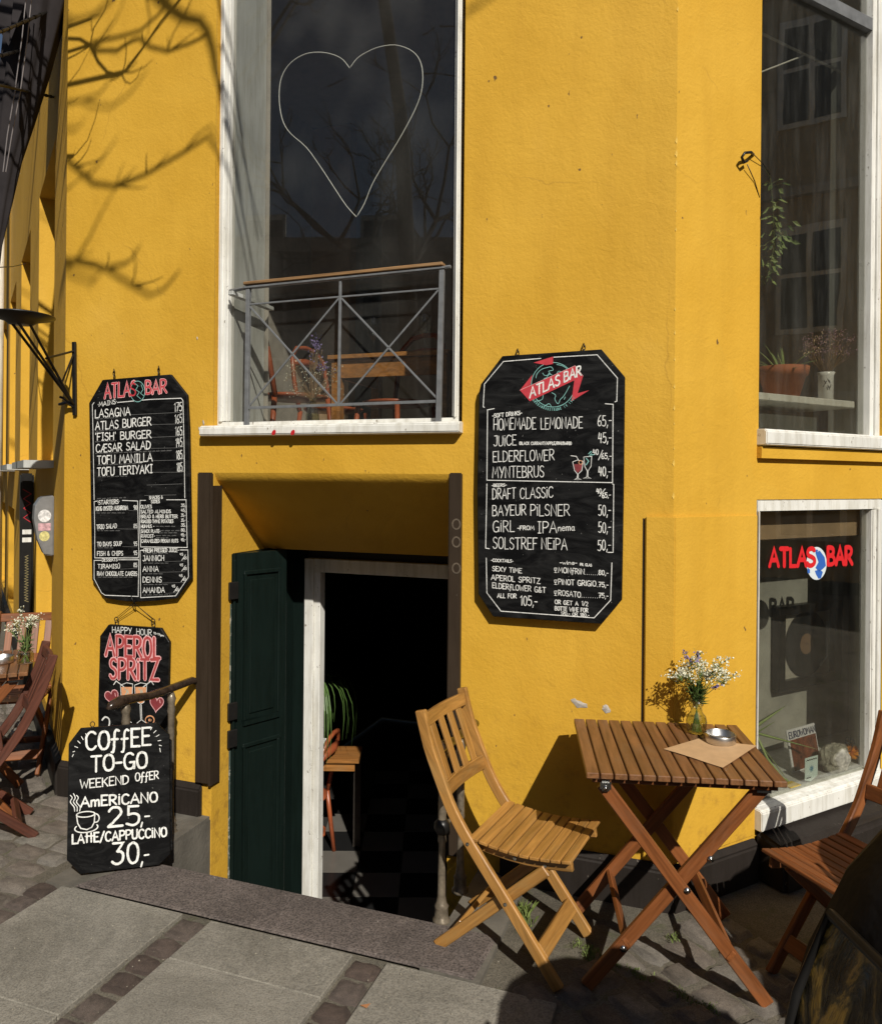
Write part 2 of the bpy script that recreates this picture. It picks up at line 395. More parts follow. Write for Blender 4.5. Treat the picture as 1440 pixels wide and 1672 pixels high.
def ground_mat(name, c, sp=(.16, .15, .13), moss=False, rough=.85, rnd=False, dark=.55, gs=160, gf=.8):
    m, n, l, b = newmat(name)
    vec = coord(n, l, rnd=rnd); f = noise(n, l, vec, 3.5, 6, .65); g = noise(n, l, vec, gs, 3, .6); h = noise(n, l, vec, 34, 6, .7)
    col = ramp(n, l, f, [(.3, sc3(c, 1 - (1 - dark) * .5)), (.7, sc3(c, 1.15))])
    col = mix(n, l, gf, col, ramp(n, l, g, [(.38, (.45, .45, .45)), (.56, (1.1, 1.1, 1.1))]), 'MULTIPLY')
    col = mix(n, l, .5, col, ramp(n, l, h, [(.35, (dark,) * 3), (.6, (1, 1, 1))]), 'MULTIPLY')
    st_ = noise(n, l, vec, 1.3, 7, .75, .6); col = mix(n, l, .7, col, ramp(n, l, st_, [(.36, (.55, .54, .52)), (.52, (1, 1, 1))]), 'MULTIPLY')
    dk = noise(n, l, vec, 60, 2, .4); col = mix(n, l, ramp(n, l, dk, [(.74, (0, 0, 0)), (.78, (.8, .8, .8))]), col, sc3(c, .3))
    pb = noise(n, l, vec, 95, 1, .3)
    col = mix(n, l, ramp(n, l, pb, [(.76, (0, 0, 0)), (.8, (1, 1, 1))]), col, sp)
    if moss:
        mo = noise(n, l, vec, 6, 5, .7); col = mix(n, l, ramp(n, l, mo, [(.55, (0, 0, 0)), (.7, (.8, .8, .8))]), col, (.06, .07, .02))
    if rnd:
        oi = n.new('ShaderNodeObjectInfo')
        col = mix(n, l, .9, col, ramp(n, l, oi.outputs['Random'], [(0, (.5, .45, .42)), (.4, (.82, .74, .7)), (.7, (.9, .9, .9)), (1, (1, 1, .97))]), 'MULTIPLY')
    l.new(col, b.inputs['Base Color']); b.inputs['Roughness'].default_value = rough
    n1 = bump(n, l, None, h, .9, .008 if rnd else .004); n2 = bump(n, l, None, g, .5, .002, n1); l.new(n2, b.inputs['Normal'])
    return m
M['slab'] = ground_mat('stone_slab', (.26, .24, .20), (.36, .33, .27), dark=.7, gf=.6)
M['asphalt'] = ground_mat('street_asphalt', (.07, .065, .058))
M['joint'] = ground_mat('joint_dirt', (.15, .132, .10), (.2, .18, .12), True, dark=.5)
M['cobble'] = ground_mat('grey_cobble', (.34, .31, .265), (.45, .42, .36), False, .75, True, .3, 60)
M['sett'] = ground_mat('dark_sett', (.20, .155, .13), (.38, .34, .3), False, .75, True, .3, 60)
M['mat'] = ground_mat('coarse_doormat', (.15, .122, .108), (.3, .26, .23), dark=.4, gs=120, gf=1.0)
# ================================================================== SETTING: ground
def poly(name, pts, z, m, kind='structure'):
    o = mesh_obj(name, [V((p[0], p[1], z)) for p in pts], [tuple(range(len(pts)))], m, None)
    bm = bmesh.new(); bm.from_mesh(o.data)
    for f in bm.faces:
        if f.normal.z < 0: f.normal_flip()
    bm.to_mesh(o.data); bm.free()
    o['kind'] = kind; return o
PITL, PITR, PITW = -2.19, -.80, .455
NL, NRt = mu(350), mu(735)          # niche sides
poly('ground', [mp(-60, 60, 0), mp(60, 60, 0), mp(60, PITW, 0), mp(-60, PITW, 0)], -.02, M['joint'])
poly('ground', [mp(-60, PITW, 0), mp(PITL, PITW, 0), mp(PITL, 0, 0), DL, DL + US * 60, DL + US * 60 + NS * 60], -.02, M['joint'])
poly('ground', [mp(60, PITW, 0), mp(PITR, PITW, 0), mp(PITR, 0, 0), CM, CM + UR * 60, CM + UR * 60 + NR * 30], -.02, M['joint'])
poly('street_asphalt', [mp(-30, 30, 0), mp(30, 30, 0), mp(30, 2.6, 0), mp(-30, 2.6, 0)], -.008, M['asphalt'])
pave = bpy.data.objects.new('pavement', None); COL.objects.link(pave); pave['kind'] = 'structure'
kerb = MB(); kerb.box(mp(-12, 2.48, -.03), UM * 24, NM * .13, Z * .04)
kerb.build('kerb', M['concrete'], pave)

def slab(u0, u1, w0, w1):
    b = MB(); dz = random.uniform(-.003, .002)
    b.box(mp(u0, w1, -.03), UM * (u1 - u0), NM * (w0 - w1), Z * (.03 + dz))
    o = b.build('paving_slab', M['slab'], pave, frame=Matrix.Translation(mp(u0, w1, 0))); recalc(o); bevel(o, .003, 1)
STR = [-2.45, -1.72, -.985]; SW = .125
wj = .722
edges = STR + [-.25]
for i in range(len(edges) - 1):
    a = edges[i] + SW / 2 + .003; b_ = edges[i + 1] - SW / 2 - .003
    off = [.98, .62, 1.12, .80][i % 4]
    ws = [wj, off + .35, off + 1.15, 2.47]
    for k in range(3): slab(a, b_, ws[k] + .002, ws[k + 1] - .002)
slab(-.25 + SW / 2, .40, .95, 1.7); slab(-.25 + SW / 2, .40, 1.71, 2.47)
# cobble prototypes (rounded, uneven tops)
def cobmesh(seed):
    r = random.Random(seed); n = 5; vs = []; fs = []
    for j in range(n + 1):
        for i in range(n + 1):
            x = i / n - .5; y = j / n - .5; e = max(abs(x), abs(y)) * 2
            cx = abs(x) * 2; cy = abs(y) * 2
            rnd = (max(0, cx - .5) * max(0, cy - .5)) * .2
            z = -.6 * (e > .99) - .22 * (e ** 3) + r.uniform(-.13, .13)
            vs.append((x * (1 - rnd) + r.uniform(-.025, .025), y * (1 - rnd) + r.uniform(-.025, .025), z))
    for j in range(n):
        for i in range(n):
            a = j * (n + 1) + i; fs.append((a, a + 1, a + n + 2, a + n + 1))
    me = bpy.data.meshes.new('cobble'); me.from_pydata(vs, [], fs)
    for p in me.polygons: p.use_smooth = True
    return me
CP = [cobmesh(i) for i in range(8)]
SP = []
for c in CP: c.materials.append(M['cobble'])
for c in CP:
    d = c.copy(); d.materials.clear(); d.materials.append(M['sett']); SP.append(d)
def cobble(p, ex, lx, ly, name='cobblestone', lib=CP, h=.035):
    if name == 'sett': lx *= 1.04; ly *= 1.05
    o = bpy.data.objects.new(name, random.choice(lib)); COL.objects.link(o); o.parent = pave
    ang = math.atan2(ex.y, ex.x) + random.uniform(-.05, .05) + random.choice((0, math.pi))
    o.location = (p.x, p.y, p.z + random.uniform(-.004, .003)); o.rotation_euler = (random.uniform(-.03, .03), random.uniform(-.03, .03), ang)
    o.scale = (lx * 1.02, ly * 1.02, h)
# sett strips between the slabs
for s_ in STR + [-.25]:
    w = wj + .008
    while w < 2.35:
        L = random.uniform(.095, .135)
        if w + L / 2 > (.9 if s_ == -.25 else .3): cobble(mp(s_, w + L / 2, 0), UM, SW, L - .008, 'sett', SP)
        w += L
ncob = [0]
def inview(p):
    d = p - V((0, 0, HC)); 
    return p.y > 1.2 and -.66 < p.x / p.y < .66 and ncob[0] < 290
# cobbles in front of the corner: courses run square to the right hand wall
def field(orig, ea, eb, na, nb, la, lb, test):
    b = 0.0
    for j in range(nb):
        W_ = random.uniform(lb * .9, lb * 1.12); a = random.uniform(0, la)
        while a < na:
            L = random.uniform(la * .75, la * 1.3); p = orig + ea * (a + L / 2) + eb * (b + W_ / 2 + random.uniform(-.006, .006))
            if test(p) and inview(p):
                cobble(p, ea, L - .004, W_ - .004); ncob[0] += 1
            a += L
        b += W_
def um(p): return (p - CM).dot(UM)
def wm(p): return (p - CM).dot(NM)
def wr(p): return (p - CM).dot(NR)
def inside_right(p):
    u, w = um(p), wm(p)
    if u < -.56 or w < .05 or wr(p) < .1: return False
    if w > .76 and u < -.2: return False
    if w > .92 and u < .42: return False
    return True
field(CM + UR * 1.9 - NR * 0 , NR, -UR, 2.2, 26, .165, .125, inside_right)
field(mp(-3.9, .02, 0), UM, NM, 1.66, 14, .19, .115, lambda p: um(p) < -2.54 and wm(p) > .05)
field(DL + US * 0 + NS * .05 - UM * 0, US, NS, 4.0, 9, .19, .13, lambda p: wm(p) < 0.02 and um(p) < -3.0)

# grass and moss in the joints
def tufts(name, spots, m):
    b = MB()
    for (p, n, r_, h) in spots:
        for i in range(n):
            a = random.uniform(0, 6.28); d = random.uniform(0, r_); q = p + V((math.cos(a) * d, math.sin(a) * d, -.01))
            hh = h * random.uniform(.4, 1.1); ln = V((random.uniform(-.6, .6), random.uniform(-.6, .6), 0)) * hh; wv = V((math.cos(a + 1.57), math.sin(a + 1.57), 0)) * .0022
            b.add([q - wv, q + wv, q + ln * .4 + Z * hh * .7 + wv * .7, q + ln + Z * hh], [(0, 1, 2, 3)])
    o = b.build(name, m); o['kind'] = 'stuff'; return o
M['grass'] = simple('joint_grass', (.13, .17, .04), .7, 0, .4, 30, 0)
spots = [(pg(855, 1490), 60, .035, .055), (pg(862, 1505), 30, .03, .04), (pg(1100, 1530), 40, .03, .02), (pg(1035, 1425), 30, .02, .02)]
for i in range(40):
    t = i / 40; spots.append((pg(940 + 240 * t + random.uniform(-8, 8), 1535 + 120 * t + random.uniform(-5, 5)), 14, .02, .013))
for i in range(10): spots.append((pg(960 + random.uniform(-10, 10), 1560 + random.uniform(-8, 8)), 10, .015, .016))
tufts('joint_grass', spots, M['grass'])
# scattered grit
b = MB()
for i in range(170):
    p = mp(random.uniform(-2.8, .9), random.uniform(.1, 1.6), .002); s_ = random.uniform(.001, .0026)
    if random.random() < .5: p = mp(random.uniform(-2.4, -.3), random.uniform(.7, 1.4), .002)
    if PITL - .02 < um(p) < PITR and wm(p) < .7: continue
    b.lathe(p, [(s_, -.001), (s_ * .8, s_ * .8), (0, s_)], 5)
g = b.build('grit', simple('pale_grit', (.30, .27, .21), .9, 0, .3, 90, 0)); g['kind'] = 'stuff'
lf = MB(); q = pg(597, 1645)
lf.add([q + V((-.018, 0, .006)), q + V((-.004, .010, .002)), q + V((.016, .006, .008)), q + V((.004, -.010, .003))], [(0, 3, 2, 1)])
tag(lf.build('fallen_leaf', simple('brown_leaf', (.3, .13, .05), .8)), 'small brown dry leaf lying on the paving slab near the setts', 'leaf')

# doormat and stair pit
dm = MB(); dm.box8([mp(-2.33, .724, -.0), mp(-.60, .722, -.0), mp(-.585, PITW - .005, -.0), mp(-2.20, PITW - .005, -.0), mp(-2.32, .712, .007), mp(-.61, .710, .007), mp(-.60, PITW + .003, .008), mp(-2.19, PITW + .003, .008)])
o = dm.build('doormat', M['mat']); recalc(o); bevel(o, .006, 2)
tag(o, 'long coarse brown doormat lying along the front of the cellar steps', 'doormat')
pit = MB()
pit.quad(mp(PITL, PITW, 0.0), mp(PITL, 0, 0.0), mp(PITL, 0, -1.0), mp(PITL, PITW, -1.0))
pit.quad(mp(PITR, 0, 0.0), mp(PITR, PITW, 0.0), mp(PITR, PITW, -1.0), mp(PITR, 0, -1.0))
pit.quad(mp(PITR, PITW, 0.0), mp(PITL, PITW, 0.0), mp(PITL, PITW, -1.0), mp(PITR, PITW, -1.0))
o = pit.build('stair_well', M['concrete']); o['kind'] = 'structure'
for k in range(4):
    b = MB(); b.box(mp(PITL + .002, PITW - .003 - .2 * k, -1.0), UM * (PITR - PITL - .004), -NM * .2, Z * (1.0 - .2 * (k + 1)))
    o = b.build('stair_step', M['concrete']); recalc(o); o['kind'] = 'structure'
# concrete apron beside the pit, under the coffee board
ap = MB()
ap.box8([mp(-2.47, .735, -.03), mp(-2.335, .735, -.03), mp(PITL - .002, PITW, -.03), mp(-2.45, .36, -.03), mp(-2.47, .735, .003), mp(-2.335, .735, .003), mp(PITL - .002, PITW, .008), mp(-2.45, .36, .006)])
ap.box8([mp(-2.45, .36, -.03), mp(PITL - .002, PITW - .001, -.03), mp(PITL - .002, .004, -.03), mp(-2.45, .004, -.03), mp(-2.45, .36, .008), mp(PITL - .002, PITW - .001, .009), mp(PITL - .002, .004, .016), mp(-2.45, .004, .016)])
o = ap.build('concrete_apron', M['concrete']); recalc(o); o['kind'] = 'structure'
ap = MB(); ap.box8([mp(PITR + .002, .72, -.03), mp(-.58, .72, -.03), mp(-.58, .004, -.03), mp(PITR + .002, .004, -.03), mp(PITR + .002, .72, .004), mp(-.58, .72, .0), mp(-.58, .004, .002), mp(PITR + .002, .004, .006)])
o = ap.build('concrete_apron', M['concrete']); recalc(o); o['kind'] = 'structure'

# ================================================================== THE YELLOW BUILDING
bld = thing('yellow_building', 'yellow plastered corner building with a cellar bar entrance and tall white framed windows', 'building', tuple(CM))
TOP = 6.6
def wall_grid(P, x0, x1, z0, z1, holes, name, m, depth=.38):
    """P(x, w, z); holes = (xa, xb, za, zb); front faces plus the reveals"""
    xs = sorted({x0, x1} | {h[0] for h in holes} | {h[1] for h in holes}); zs = sorted({z0, z1} | {h[2] for h in holes} | {h[3] for h in holes})
    b = MB()
    for i in range(len(xs) - 1):
        for j in range(len(zs) - 1):
            cx = (xs[i] + xs[i + 1]) / 2; cz = (zs[j] + zs[j + 1]) / 2
            if any(h[0] < cx < h[1] and h[2] < cz < h[3] for h in holes): continue
            b.quad(P(xs[i], 0, zs[j]), P(xs[i + 1], 0, zs[j]), P(xs[i + 1], 0, zs[j + 1]), P(xs[i], 0, zs[j + 1]))
    for h in holes:
        a, c, d, e = h[:4]; dp = h[4] if len(h) > 4 else depth
        if dp == 0: continue
        b.quad(P(a, 0, d), P(a, -dp, d), P(a, -dp, e), P(a, 0, e)); b.quad(P(c, -dp, d), P(c, 0, d), P(c, 0, e), P(c, -dp, e))
        b.quad(P(a, 0, e), P(a, -dp, e), P(c, -dp, e), P(c, 0, e)); b.quad(P(a, -dp, d), P(a, 0, d), P(c, 0, d), P(c, -dp, d))
    return b.build(name, m, bld)
# upper window of the corner wall
WL, WRt = mu(352, 0, 300), mu(757, 0, 400)
WZ0, WZ1 = 1.955, 4.75
NZT, NZB = 1.725, 1.312     # cellar niche soffit: front and back heights
wall_grid(mp, -3.144, 0, -1.0, TOP, [(WL, WRt, WZ0, WZ1, .0), (NL, NRt, -1.0, NZT, 0)], 'corner_wall', M['plaster'])
# right hand wall
T0 = ru(1240, 0, 500); T1 = T0 + .935; RZ0, RZ1 = 1.86, 4.75
L0 = ru(1233, 0, 1100); LZ0, LZ1 = .215, 1.625
holesR = [(T0, T1, RZ0, RZ1, 0), (L0, T1, LZ0, LZ1, 0), (T1 + 1.2, T1 + 2.15, RZ0, RZ1, 0)]
wall_grid(rp, 0, 7, -.05, TOP, holesR, 'right_wall', M['plaster'])
# left hand wall: deep windows seen almost edge on
sw = []
s0 = .62
for k in range(5):
    a = s0 + k * 2.0; sw.append((a, a + 1.15, 1.80, 3.75, .0)); sw.append((a, a + 1.15, .25, 1.35, 0))
wall_grid(sp, 0, 14, -.05, TOP, sw, 'left_wall', M['plaster'])
# roof slab closes the top
rf = MB(); rf.prism([mp(-3.144, 0, TOP), CM + Z * TOP, rp(7, 0, TOP), rp(7, -6, TOP), sp(14, -6, TOP), sp(14, 0, TOP)], Z * .3)
rf.build('roof', M['dark'], bld)
# upper window reveals of all windows
def reveal(P, a, c, d, e, m, d0=0.0, d1=.36, name='window_reveal', parent=None):
    b = MB()
    b.quad(P(a, -d0, d), P(a, -d1, d), P(a, -d1, e), P(a, -d0, e)); b.quad(P(c, -d1, d), P(c, -d0, d), P(c, -d0, e), P(c, -d1, e))
    b.quad(P(a, -d0, e), P(a, -d1, e), P(c, -d1, e), P(c, -d0, e)); b.quad(P(a, -d1, d), P(a, -d0, d), P(c, -d0, d), P(c, -d1, d))
    return b.build(name, m, parent or bld)
def window(P, a, c, d, e, fw=.07, rec=.03, sill=None, transom=None, glass='glass', wl=None, wr_=None, label=None, wb=None, wt=None):
    """frame with mouldings, pane; parts of one window"""
    ex = (P(1, 0, 0) - P(0, 0, 0)); nn = (P(0, 1, 0) - P(0, 0, 0))
    wl = wl or fw; wr_ = wr_ or fw; wb = wb or fw * .5; wt = wt or fw
    def bar(x0, x1, z0, z1, w0, w1, mm=M['white'], nm='window_frame'):
        b = MB(); b.box(P(x0, w0, z0), ex * (x1 - x0), nn * (w1 - w0), Z * (z1 - z0)); return b
    fr = MB()
    for (x0, x1, z0, z1) in ((a, a + wl, d + wb, e - wt), (c - wr_, c, d + wb, e - wt), (a, c, d, d + wb), (a, c, e - wt, e)):
        fr.v += [] ; b = bar(x0, x1, z0, z1, -rec - .06, -rec); fr.add(b.v, b.f)
    # raised bead on the frame
    fo = fr.build('window_frame', M['white'], bld); recalc(fo); bevel(fo, .006, 2)
    bd = MB()
    for (x0, x1) in ((a + wl * .30, a + wl * .62), (c - wr_ * .62, c - wr_ * .30)):
        b = bar(x0, x1, d + wb, e - wt, -rec + .0005, -rec + .012); bd.add(b.v, b.f)
    o = bd.build('moulding', M['white'], fo); recalc(o); bevel(o, .004, 1)
    g = MB(); g.box(P(a + wl - .004, -rec - .034, d + wb - .004), ex * (c - a - wl - wr_ + .008), nn * .004, Z * (e - d - wb - wt + .008))
    recalc(g.build('pane', M[glass], fo))
    if transom:
        b = bar(a + wl, c - wr_, transom, transom + .06, -rec - .05, -rec - .002); t = b.build('transom', M['iron'], fo); recalc(t)
    if sill:
        x0, x1, z0, z1, out = sill
        b = MB(); b.prism([P(x0, -rec - .02, z0), P(x0, out * .75, z0), P(x0, out, z0 + .006), P(x0, out, z1 - .014), P(x0, out * .8, z1 - .004), P(x0, -rec - .02, z1)], ex * (x1 - x0))
        s = b.build('sill', M['white'], fo); recalc(s); bevel(s, .004, 2)
    return fo
w1 = window(mp, WL, WRt - .026, WZ0, WZ1, .085, .025, (WL - .045, WRt + .004, WZ0 - .052, WZ0 + .004, .055), None, 'glass', wl=.060, wr_=.03, wb=.022)
reveal(mp, WL + .056, WRt - .012, WZ0 + .01, WZ1 - .05, M['greyw'], .086, .36, 'window_reveal')
gs = MB(); gs.quad(mp(WRt - .03, -.065, WZ0), mp(WRt, -.065, WZ0), mp(WRt, -.065, WZ1), mp(WRt - .03, -.065, WZ1)); gs.build('reveal_shade_strip', M['dark'], bld)  # dark strip put in for the shade between frame and reveal
yr = reveal(mp, WL + .001, WRt - .001, WZ0 + .001, WZ1, M['plaster'], 0, .09, 'plaster_reveal')
# two dabs of red paint on the sill
for px in (447, 478):
    c = pm(px, 706, .0565); b = MB(); b.add([c + UM * (.011 * math.cos(t) + .004 * math.sin(t)) + Z * .013 * math.sin(t) for t in [i * .6283 for i in range(10)]], [tuple(range(10))])
    b.build('paint_dab', simple('red_paint', (.5, .015, .02), .5), w1)
w2 = window(rp, T0, T1, RZ0, RZ1, .055, .02, (T0 - .01, T1 + .03, RZ0 - .0, RZ0 + .075, .05), 3.93, 'glassdustveil', wl=.012, wr_=.085, wb=.075)
reveal(rp, T0 + .01, T1 - .05, RZ0 + .06, RZ1 - .02, M['greyw'], .08, .26)
reveal(rp, T0 + .001, T1 - .001, RZ0 + .001, RZ1 - .001, M['plaster'], 0, .08, 'plaster_reveal')
w3 = window(rp, L0, T1, LZ0, LZ1, .055, .0, (L0 - .005, T1 + .0, LZ0 - .02, LZ0 + .075, .045), None, 'glasslow', wl=.016, wr_=.085, wb=.075, wt=.05)
w4 = window(rp, T1 + 1.2, T1 + 2.15, RZ0, RZ1, .055, .02, (T1 + 1.18, T1 + 2.18, RZ0 - .0, RZ0 + .075, .05), 3.93, 'glassdustveil', wl=.05, wr_=.085, wb=.075)
wo = MB(); wo.box(rp(T0 - .01, -.05, RZ0 - .055), UR * (T1 - T0 + .05), NR * .075, Z * .05)   # yellow ledge under the sill
recalc(wo.build('plaster_ledge', M['plaster'], bld))
wo = MB(); wo.quad(rp(T1 + 1.2, -.1, RZ0), rp(T1 + 2.15, -.1, RZ0), rp(T1 + 2.15, -.1, RZ1), rp(T1 + 1.2, -.1, RZ1)); wo.build('blind', M['dark'], bld)
for k, h in enumerate(sw):
    a, c, d, e = h[:4]
    reveal(sp, a, c, d, e, M['plaster'], 0, .22, 'plaster_reveal')
    ex = US
    fr = MB()
    for (x0, x1, z0, z1) in ((a, a + .08, d, e), (c - .12, c, d, e), (a, c, d, d + .06), (a, c, e - .06, e), ((a + c) / 2 - .04, (a + c) / 2 + .04, d, e)):
        fr.box(sp(x0, -.22, z0), US * (x1 - x0), NS * .06, Z * (z1 - z0))
    fo = fr.build('window_frame', M['white'], bld); recalc(fo)
    g = MB(); g.quad(sp(a, -.2, d), sp(c, -.2, d), sp(c, -.2, e), sp(a, -.2, e)); g.build('pane', M['glass'], fo)
    g = MB(); g.quad(sp(a, -.3, d), sp(c, -.3, d), sp(c, -.3, e), sp(a, -.3, e)); g.build('curtain', M['inner'], fo)
    if d > 1:
        s = MB(); s.box(sp(a - .05, -.2, d - .05), US * (c - a + .1), NS * .36, Z * .045); s = s.build('sill', M['greyw'], fo); recalc(s)
# plinths
pl = MB(); pl.prism([mp(-3.15, .0, -.03), mp(-3.15, .03, -.03), mp(-3.15, .03, .145), mp(-3.15, .0, .178)], UM * (3.15 + PITL - .045))
o = pl.build('plinth', M['plinth'], bld); recalc(o); bevel(o, .008, 2)
pl = MB(); pl.prism([mp(PITR + .1, .0, -.03), mp(PITR + .1, .03, -.03), mp(PITR + .1, .03, .14), mp(PITR + .1, .0, .17)], UM * (-PITR - .1 + .012))
o = pl.build('plinth', M['plinth'], bld); recalc(o); bevel(o, .008, 2)
pl = MB(); pl.prism([rp(-.012, .0, -.03), rp(-.012, .032, -.03), rp(-.012, .032, .135), rp(-.012, .0, .165)], UR * (L0 + .012))
o = pl.build('plinth', M['plinth'], bld); recalc(o); bevel(o, .008, 2)
pl = MB(); pl.prism([rp(L0, .0, -.03), rp(L0, .16, -.03), rp(L0, .155, .14), rp(L0, .135, .165), rp(L0, .0, .195)], UR * (T1 - L0 + .05))
o = pl.build('plinth', M['plinth'], bld); recalc(o); bevel(o, .02, 3)
pl = MB(); pl.prism([rp(T1 + .052, .0, -.03), rp(T1 + .052, .09, -.03), rp(T1 + .052, .08, .18), rp(T1 + .052, .0, .22)], UR * 5)
o = pl.build('plinth', M['plinth'], bld); recalc(o); bevel(o, .01, 2)
pl = MB(); pl.prism([sp(.02, .0, -.03), sp(.02, .03, -.03), sp(.02, .03, .145), sp(.02, .0, .178)], US * 13)
o = pl.build('plinth', M['plinth'], bld); recalc(o)
# raised wrap-around panel low on the corner
cu = mu(1054, .0, 950); zc = pm(1080, 843).z
pn = MB(); e1 = .018
pc = CM + (NM + NR).normalized() * e1 / max(.5, (NM + NR).normalized().dot(NM))
bot = .172
ptop = [mp(cu, .0005, zc), mp(cu, e1, zc - .004), pc + Z * (zc - .004), rp(L0 - .001, e1 * .4, zc - .004), rp(L0 - .001, .0005, zc), CM + Z * zc]
pn.prism([V((p.x, p.y, bot)) for p in ptop], Z * (zc - bot))
o = pn.build('corner_panel', M['plaster'], bld); recalc(o); bevel(o, .004, 2)
gr = MB(); gr.box(mp(cu - .012, .0006, bot + .33), UM * .005, NM * .0015, Z * (zc - bot - .34)); recalc(gr.build('groove_shade', M['dark'], bld))  # thin dark strip laid on as the shadow line along the panel edge
ch_ = MB()
for i in range(22):
    z = random.uniform(zc + .02, 4.6); s_ = random.uniform(.003, .010); q_ = CM + Z * z + (NM + NR).normalized() * .0012
    ch_.add([q_ - UM * s_ * .7 + NM * .0008 - Z * s_ * .3, q_ - Z * s_ * 1.6 , q_ + UR * s_ * .5 + NR * .0008, q_ + Z * s_ * 1.8], [(0, 1, 2, 3)])
ch_.build('corner_chips', simple('fresh_chip', (.66, .42, .07), .8), bld)['kind'] = 'stuff'
# patches where the plaster has flaked
def flake(px, py, rx, ry):
    c = pm(px, py, .0015); b = MB(); n = 14; a0 = random.uniform(0, 6)
    rim = [c + UM * rx * math.cos(2 * math.pi * i / n) * random.uniform(.7, 1.15) + Z * ry * (math.sin(2 * math.pi * i / n) * random.uniform(.6, 1.2) - .35 * math.cos(2 * math.pi * i / n)) for i in range(n)]
    b.add([c + NM * .003] + rim, [(0, i + 1, (i + 1) % n + 1) for i in range(n)])
    b.build('flaked_patch', M['flake'], bld)
M['flake'] = simple('bare_plaster_patch', (.42, .38, .33), .9, 0, .35, 60, 1, 90)
bb_ = MB(); bb_.box(rp(L0 + .02, -.235, 1.44), UR * .98, NR * .15, Z * .15); recalc(bb_.build('shade_box', M['innerbrown'], bld))  # box added to keep sun off the upper display back
flake(945, 1149, .036, .018); flake(990, 1158, .018, .017)
for px, py, r_ in ((332, 690, .006), (322, 552, .004), (325, 700, .004), (340, 1140, .003)):
    flake(px, py, r_, r_ * 2.5)

# ------------------------------------------------------------------ cellar niche
nb = MB()
q = MB()
# soffit: rounded lip, then slope, then flat
prof = [(0, NZT), (-.006, NZT - .018), (-.02, NZT - .036), (-.042, NZT - .056), (-.075, NZT - .080), (-.12, NZT - .112), (-.4536, NZB), (-.46, NZB - .0005), (-.76, NZB)]
zc2 = pm(540, 773).z
for i in range(len(prof) - 1):
    (a, za), (c, zb) = prof[i], prof[i + 1]
    q.quad(mp(NL, a, za), mp(NL, c, zb), mp(NRt, c, zb), mp(NRt, a, za))
o = q.build('soffit', M['plaster'], bld, True)
bm = bmesh.new(); bm.from_mesh(o.data); bmesh.ops.remove_doubles(bm, verts=bm.verts, dist=1e-5); bm.to_mesh(o.data); bm.free()
q = MB()
for (u, s) in ((NL, 1), (NRt, -1)):
    q.add([mp(u, 0, -1), mp(u, -.76, -1), mp(u, -.76, NZB), mp(u, -.4536, NZB), mp(u, -.12, NZT - .112), mp(u, -.042, NZT - .056), mp(u, 0, NZT)], [(0, 1, 2, 3, 4, 5, 6)])
q.build('niche_side', M['plaster'], bld)
fu0 = (pm(470, 1100, -.75) - CM).dot(UM); fu1 = (pm(499, 1100, -.75) - CM).dot(UM); fu2 = (pm(523, 1100, -.75) - CM).dot(UM)
hz0 = pm(560, 936, -.75).z; hz1 = pm(560, 914, -.75).z
df = MB(); df.box(mp(NL + .001, -.76, -1), UM * .012, NM * .60, Z * (NZB + .998)); recalc(df.build('side_lining', M['green'], bld))
df = MB(); df.box(mp(NL, -.80, -1), UM * (fu1 - NL), NM * .05, Z * (NZB + 1)); recalc(df.build('door_lining', M['green'], bld))
df = MB(); df.box(mp(fu1, -.80, -1), UM * (fu2 - fu1) * .6, NM * .075, Z * (hz1 + 1)); df.box(mp(fu1 + (fu2 - fu1) * .6, -.80, -1), UM * (fu2 - fu1) * .4, NM * .06, Z * (hz0 + 1))
df.box(mp(fu1, -.80, hz0), UM * (NRt - fu1), NM * .062, Z * (hz1 - hz0))
o = df.build('door_frame', M['white'], bld); recalc(o); bevel(o, .003)
df = MB(); df.box(mp(fu1 - .001, -.81, hz1 + .001), UM * (NRt - fu1), NM * .04, Z * (NZB - hz1)); recalc(df.build('door_head_board', M['dark'], bld))
